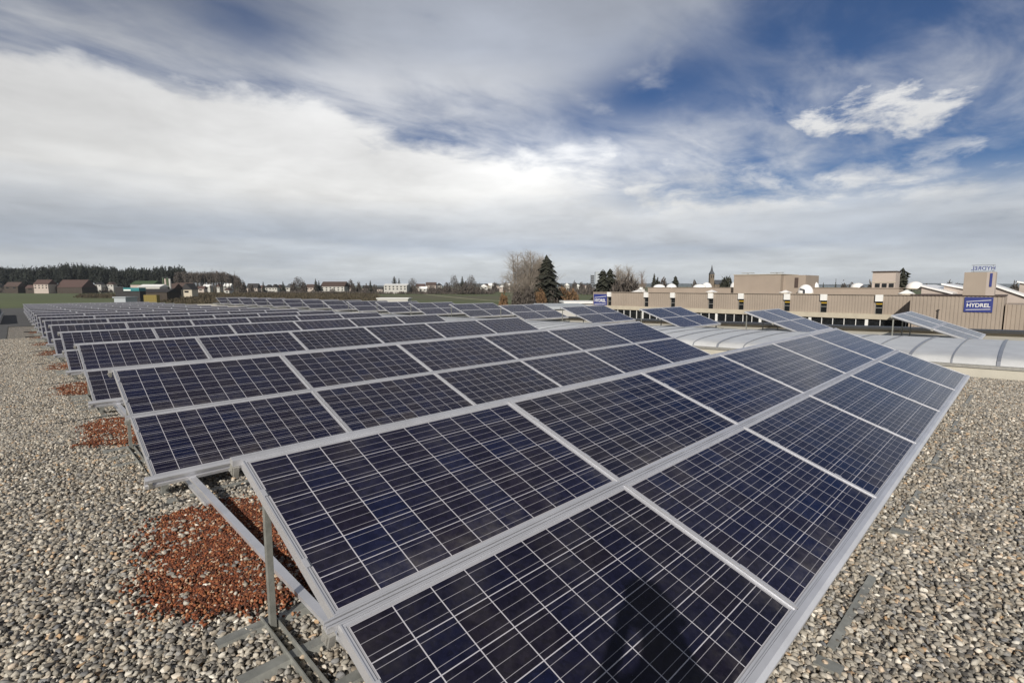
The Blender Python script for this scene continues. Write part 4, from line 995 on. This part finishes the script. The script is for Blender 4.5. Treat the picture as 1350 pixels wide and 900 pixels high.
# a denser row of small village houses further right
rn = random.Random(77)
words = ['white gabled', 'cream', 'pinkish', 'low white', 'grey roofed', 'red roofed', 'brown roofed', 'pale']
k = 0
for px in (641, 648, 655, 662, 669, 740, 747, 754, 761, 768, 774, 781, 790):
    wpx = rn.uniform(6, 9); d = rn.uniform(820, 1100); pe = rn.uniform(377, 380); 
    rm = rn.choice(['tile_b', 'tile_d', 'slate', 'tile_r', 'white']); wm = rn.choice(['wall_w', 'wall_w', 'wall_c', 'wall_p'])
    side = 'left' if px < 700 else 'right'; idx = k if px < 700 else k - 5
    house(px - wpx / 2, px + wpx / 2, d, pe, pe - 3.2, wm, rm, '%s distant village house %s of the poplar group' % (ORD[idx], 'approaching' if side == 'left' else 'going right'), 'distant village houses', rn.random() < .5, 2, 1); k += 1
# towers on the skyline
def tower(px0, px1, d, pt, wallm, label):
    a = W(px0, d); c = W(px1, d); w = (c - a).length; T = empty('tower_block', (a + c) / 2, FACE, label, 'building')
    h = HT(pt, d) - ZG; MB().box(-w / 2, 0, 0, w / 2, w, h).build('wall', wallm, T); MB().box(-w / 2 - .3, -.3, h + .01, w / 2 + .3, w + .3, h + .8).build('roof', 'greyroof', T)
    for q in range(3):
        for r_ in range(5): MB().box(-w / 2 + w * (q + .3) / 3, -.08, h - 4 - r_ * 4, -w / 2 + w * (q + .7) / 3, -.005, h - 2.3 - r_ * 4).build('window', 'greyroof', T)
tower(778.5, 782.5, 900, 364, 'slate', 'slim grey tower on the skyline')
tower(784, 789.5, 880, 360, 'greyroof', 'white tower block left of the twin firs')
# silo
T = empty('silo', W(223, 390), FACE, 'green and pale silo tower above the farm barns', 'silo')
sh = HT(367, 390) - ZG
for q, (x, mm) in enumerate(((-2.6, 'green'), (-0.9, 'wall_p'), (0.8, 'green'), (2.4, 'wall_w'))): MB().tube((x, 0, 0), (x, 0, sh - (q % 2) * .8), .78, .78, 14).build('bin', mm, T, smooth=False)
MB().box(-3.5, -.9, sh + .02, 3.3, .9, sh + .35).build('catwalk', 'slate', T)
# yard: teal roofed booth, dark yard building, yellow container
T = empty('booth', W(175.5, 300), FACE, 'dark booth with a teal and white fascia', 'booth')
w = 22 * 300 / 668.2
MB().box(-w / 2, 0, 0, w / 2, 5, HT(384.5, 300) - ZG).build('wall', 'tile_d', T)
MB().box(-w / 2 + 0.6, -.4, HT(384.4, 300) - ZG, w / 2, 5.2, HT(380, 300) - ZG).build('fascia', 'teal', T); MB().box(-w / 2 + .8, -.46, HT(384, 300) - ZG, 0, -.405, HT(382.3, 300) - ZG).build('panel', 'white', T)
T = empty('booth', W(160, 305), FACE, 'black boxy shed left of the teal booth', 'shed')
MB().box(-2.6, 0, 0, 2.6, 4, HT(379.5, 305) - ZG).build('wall', 'tile_d', T); MB().box(-2.8, -.2, HT(379.5, 305) - ZG + .01, 2.8, 4.2, HT(379.5, 305) - ZG + .3).build('roof', 'slate', T)
T = empty('container', W(199.5, 270), FACE, 'yellow ochre container standing in the yard', 'container')
w = 17 * 270 / 668.2; MB().box(-w / 2, 0, 0, w / 2, 2.5, HT(389.5, 270) - ZG).build('body', 'ochre', T)
for q in range(6): MB().box(-w / 2 + .2 + q * w / 6, -.06, .3, -w / 2 + .5 + q * w / 6, -.004, HT(390, 270) - ZG - .2).build('rib', 'ochre', T)

# ------------------------------------------------------------------ village trees
VT = ((349, 700, 371.5, 2.3, 'c'), (375, 690, 371, 3.2, 'c'), (395, 700, 364, 12, 'b'), (402, 700, 372, 8, 's'), (418, 690, 367.5, 3.4, 'c'), (422, 700, 370, 2.4, 'c'), (464, 720, 368, 7, 'b'), (467, 700, 375, 6, 's'), (474, 710, 373, 6, 's'),
        (489.5, 690, 369.5, 2.4, 'c'), (484, 720, 376, 9, 's'), (495, 720, 376, 9, 's'), (521, 700, 364.5, 5, 'c'), (527, 700, 367, 3, 'c'), (545, 690, 367, 13, 'b'), (546, 660, 377, 12, 's'), (570, 680, 376, 12, 's'), (590, 640, 373, 12, 's'),
        (599, 640, 363, 12, 'b'), (610, 640, 364.5, 4, 'c'), (621, 640, 363, 13, 'b'), (606, 620, 375, 24, 's'), (628, 620, 374, 20, 's'), (617, 620, 372, 20, 's'), (652, 800, 373, 8, 's'), (667, 800, 373, 8, 's'), (757, 800, 372, 8, 's'), (766, 800, 373, 7, 's'), (776, 790, 374, 9, 's'),
        (315, 640, 364, 10, 'b'), (322, 640, 371, 9, 's'), (388, 690, 373, 8, 's'), (440, 560, 381, 8, 's'), (333, 640, 376, 8, 's'), (580, 640, 378, 10, 's'))
def area(px): return 'under the wood edge' if px < 340 else 'before the left village houses' if px < 412 else 'near the long white house' if px < 480 else 'around the white villa' if px < 572 else 'in the big bare clump' if px < 640 else 'far off beside the poplars'
for k, (px, d, pt, w_, kind) in enumerate(VT):
    nm = {'c': 'dark fir', 'b': 'leafless round tree', 's': 'low brown bush'}[kind]
    same = sorted(q[0] for q in VT if q[4] == kind and area(q[0]) == area(px))
    lab = ('only ' if len(same) == 1 else ORD[same.index(px)] + ' ') + nm + ' ' + area(px) + ('' if len(same) == 1 else ', counted from the left')
    g_ = 'trees along the village line'
    if kind == 'c': conifer(px, d, pt, w_ * 2.0, lab, g_, 100 + k, 12)
    elif kind == 'b': bare_tree(px, d, pt, w_ * 1.15, lab, g_, 100 + k, 'twigd', 2, 3, spread=.6, up=.08, r=.35)
    else: shrub(px, d, pt, w_, lab, 'twigd', g_, 100 + k, 420)
# bare wood edge: trunks one can tell apart
rn = random.Random(9)
ordw = ORD + ['nineteenth', 'twentieth']
for k in range(18):
    px = 248 + k * 4.0 + rn.uniform(-1, 1); d = rn.uniform(740, 800)
    pt = 358 + rn.uniform(-1.2, 1.2) + (max(0, px - 300) * .28)
    bare_tree(px, d, pt, 5.5, ordw[k] + ' tall slender bare tree of the wood edge counted from the left', 'bare trees at the right end of the wood', 200 + k, 'twigd', 1, 3, spread=.35, up=.22, r=.4, kids_=4)

# ------------------------------------------------------------------ forest masses
rn = random.Random(21); b_ = MB()
def fh(px): return ZG + max(0, 12 - (px + 420) / 750 * 3)
for k in range(1100):
    px = rn.uniform(-200, 248); d = rn.uniform(835, 960)
    g0 = ZG + (d - 835) / 125 * 11
    top = 352.5 + 2.2 * math.sin(px * .045) + (max(0, px - 120) * .022)
    topz = HT(top + rn.uniform(-2.2, 3.5), 900)
    if rn.random() < .35: cone_tree(b_, W(px, d, topz - 26), 26, rn.uniform(5, 8), k, 9, 0)
    else: twig_cloud(b_, W(px, d, topz - 26), 7, 7, 25, 120, rn, 6.0)
tag(b_.build('forest', 'needle2'), 'dark mixed forest closing the left horizon', 'forest', None, 'stuff')
b_ = MB()
for k in range(260):
    px = rn.uniform(235, 318); d = rn.uniform(810, 880); topz = HT(359.5 + rn.uniform(-1, 2.5) + max(0, px - 300) * .35, 860)
    p_ = W(px, d, ZG); b_.tube(p_, (p_.x, p_.y, topz - 4), .35, .15, 4); twig_cloud(b_, W(px, d, topz - 15), 4.0, 4.0, 14.5, 60, rn, 4.0)
tag(b_.build('bare_wood', 'twigd'), 'leafless brown wood thinning out to the right of the forest', 'woodland', None, 'stuff')
b_ = MB()
for k in range(2600):
    px = rn.uniform(225, 500) if k < 2100 else rn.uniform(110, 235); d = 240 + 430 * rn.random() ** .7 if k < 2100 else rn.uniform(420, 560)
    if k < 2100 and px > 470 - (d - 240) * .04 and rn.random() < .6: continue
    w_ = rn.uniform(4, 8); twig_cloud(b_, W(px, d, ZG), w_, w_, rn.uniform(1.0, 2.4), 26, rn, 2.4)
tag(b_.build('scrub', 'scrub'), 'olive brown winter scrub between the rows and the village', 'scrub', None, 'stuff')
b_ = MB()
for k in range(500):
    px = rn.uniform(630, 800) if k < 300 else rn.uniform(340, 1400); d = rn.uniform(560, 1200) if px > 730 and px < 800 else rn.uniform(900, 1500)
    w_ = rn.uniform(5, 10); twig_cloud(b_, W(px, d, ZG), w_, w_, rn.uniform(5, 10), 26, rn, 5)
for k in range(1000):                            # gardens and hedges between the village houses
    px = rn.uniform(322, 650); d = rn.uniform(745, 900) if k % 3 else rn.uniform(620, 680)
    w_ = rn.uniform(4, 8); twig_cloud(b_, W(px, d, ZG), w_, w_, rn.uniform(3, 8.5) if k % 3 else rn.uniform(1.5, 3.5), 24, rn, 4)
for k in range(240):
    px = rn.uniform(0, 150); d = rn.uniform(730, 820); w_ = rn.uniform(4, 8); twig_cloud(b_, W(px, d, ZG), w_, w_, rn.uniform(4, 9), 24, rn, 4)
tag(b_.build('far_woods', 'twigd'), 'low distant belts of trees along the horizon', 'woodland', None, 'stuff')

# ------------------------------------------------------------------ air
HAZE = True
if HAZE:
    hb = MB().box(-14000, -9000, ZG - 1.5, 14000, 16000, 160).build('haze', None)
    m, b = newmat('haze_air'); nt.nodes.remove(b)
    vp = N('ShaderNodeVolumePrincipled'); vp.inputs['Color'].default_value = (0.80, 0.88, 1.0, 1); vp.inputs['Density'].default_value = 0.00005; vp.inputs['Anisotropy'].default_value = 0.2
    lk(vp.outputs[0], nt.nodes['Material Output'].inputs['Volume']); hb.data.materials.append(m); tag(hb, kind='stuff')

# ------------------------------------------------------------------ photographer (stands behind the viewpoint, casts the shadow)
def photographer():
    T = empty('person', (CAM.x - 0.26, CAM.y - 0.27, zr(-2.6) + 0.012), -0.7762, 'person in dark jacket and jeans casting a shadow on the nearest panels', 'person')
    # local frame: +Y is forward
    eye = 1.62
    V = []; E_ = []; RD = []
    def j(p_, r_, par=None):
        V.append(p_); RD.append(r_); i = len(V) - 1
        if par is not None: E_.append((par, i))
        return i
    pel = j((0, 0, .96), .155); w1 = j((0, -.01, 1.10), .14, pel); chs = j((0, -.01, 1.30), .165, w1); up_ = j((0, -.01, 1.42), .12, chs); nk = j((0, .0, 1.50), .058, up_)
    hd0 = j((0, .02, 1.58), .075, nk); hd1 = j((0, .03, 1.655), .092, hd0); hd2 = j((0, .02, 1.72), .07, hd1)
    for s_ in (-1, 1):
        sh_ = j((s_ * .18, -.01, 1.40), .068, up_); el_ = j((s_ * .25, .06, 1.16), .048, sh_); wr = j((s_ * .09, .22, 1.50), .03, el_); hn_ = j((s_ * .075, .235, 1.57), .034, wr)
        hp = j((s_ * .10, 0, .90), .10, pel); kn = j((s_ * .125, .03, .50), .064, hp); an = j((s_ * .14, -.01, .10), .043, kn); he_ = j((s_ * .14, .06, .045), .042, an); to = j((s_ * .15, .16, .035), .034, he_)
    me = D.meshes.new('body'); me.from_pydata(V, E_, []); o = D.objects.new('body', me); COL.objects.link(o)
    o.modifiers.new('skin', 'SKIN'); sl = me.skin_vertices[0].data
    for i, r_ in enumerate(RD): sl[i].radius = (r_, r_ * (.72 if i in (0, 1, 2, 3) else 1))
    sl[0].use_root = True
    sb = o.modifiers.new('sub', 'SUBSURF'); sb.levels = 2; sb.render_levels = 2
    dg = bpy.context.evaluated_depsgraph_get(); m2 = D.meshes.new_from_object(o.evaluated_get(dg)); D.objects.remove(o); m2.name = 'body'
    for mm in ('jacket', 'jeans', 'skin', 'hair', 'blackp'): m2.materials.append(MT[mm])
    for p_ in m2.polygons:
        c = p_.center; p_.use_smooth = True
        p_.material_index = 4 if c.z < .09 else 1 if c.z < .93 else 0
        if c.z > 1.47 and abs(c.x) < .13 and c.y < .16: p_.material_index = 2
        if c.z > 1.46 and c.y > .19: p_.material_index = 2
        if (c.z > 1.69 or (c.z > 1.58 and c.y < 0.0)) and c.y < .16: p_.material_index = 3
    b = link('body', m2, None, T)
    # hands: five tapered bent fingers each, around the camera body
    for s_ in (-1, 1):
        hb = MB(); px_ = s_ * .078
        for k in range(4):
            y0 = .205 + k * .0; z0 = 1.555 + k * .019; ln = (.040, .046, .044, .034)[k]
            a = Vector((px_, .235, z0)); c = a + Vector((-s_ * .006, ln * .5, 0.0)); e = c + Vector((-s_ * .03, ln * .35, 0.002)); f = e + Vector((-s_ * .02, -.004, 0))
            hb.tube(a, c, .0088, .0082, 8); hb.tube(c, e, .0082, .0074, 8); hb.tube(e, f, .0074, .006, 8)
        a = Vector((px_, .225, 1.56)); c = a + Vector((-s_ * .02, -.018, -.008)); e = c + Vector((-s_ * .028, .004, .004)); hb.tube(a, c, .011, .0095, 8); hb.tube(c, e, .0095, .0075, 8)
        hb.build('hand', 'skin', T, smooth=True)
    fc_ = MB(); fc_.tube((0, .115, 1.625), (0, .135, 1.615), .012, .009, 8); fc_.build('nose', 'skin', T)
    for s_ in (-1, 1): MB().tube((s_ * .032, .108, 1.648), (s_ * .032, .114, 1.648), .011, .008, 8).build('eye', 'wall_w', T); MB().tube((s_ * .088, .02, 1.63), (s_ * .098, .01, 1.64), .022, .018, 8).build('ear', 'skin', T)
    MB().box(-.022, .106, 1.585, .022, .113, 1.592).build('mouth', 'tile_r', T)
    return T
photographer()
pc_ = empty('photo_camera', CAM - F * 0.035, -0.7762, 'black camera held up to the eye of the photographer', 'camera')
MB().box(-.068, -.10, -.05, .068, -.045, .045).box(-.025, -.09, .0455, .025, -.05, .068).build('camera_body', 'blackp', pc_)
MB().tube((0, -.044, -.002), (0, 0.0, -.002), .036, .040, 20).build('lens', 'blackp', pc_)
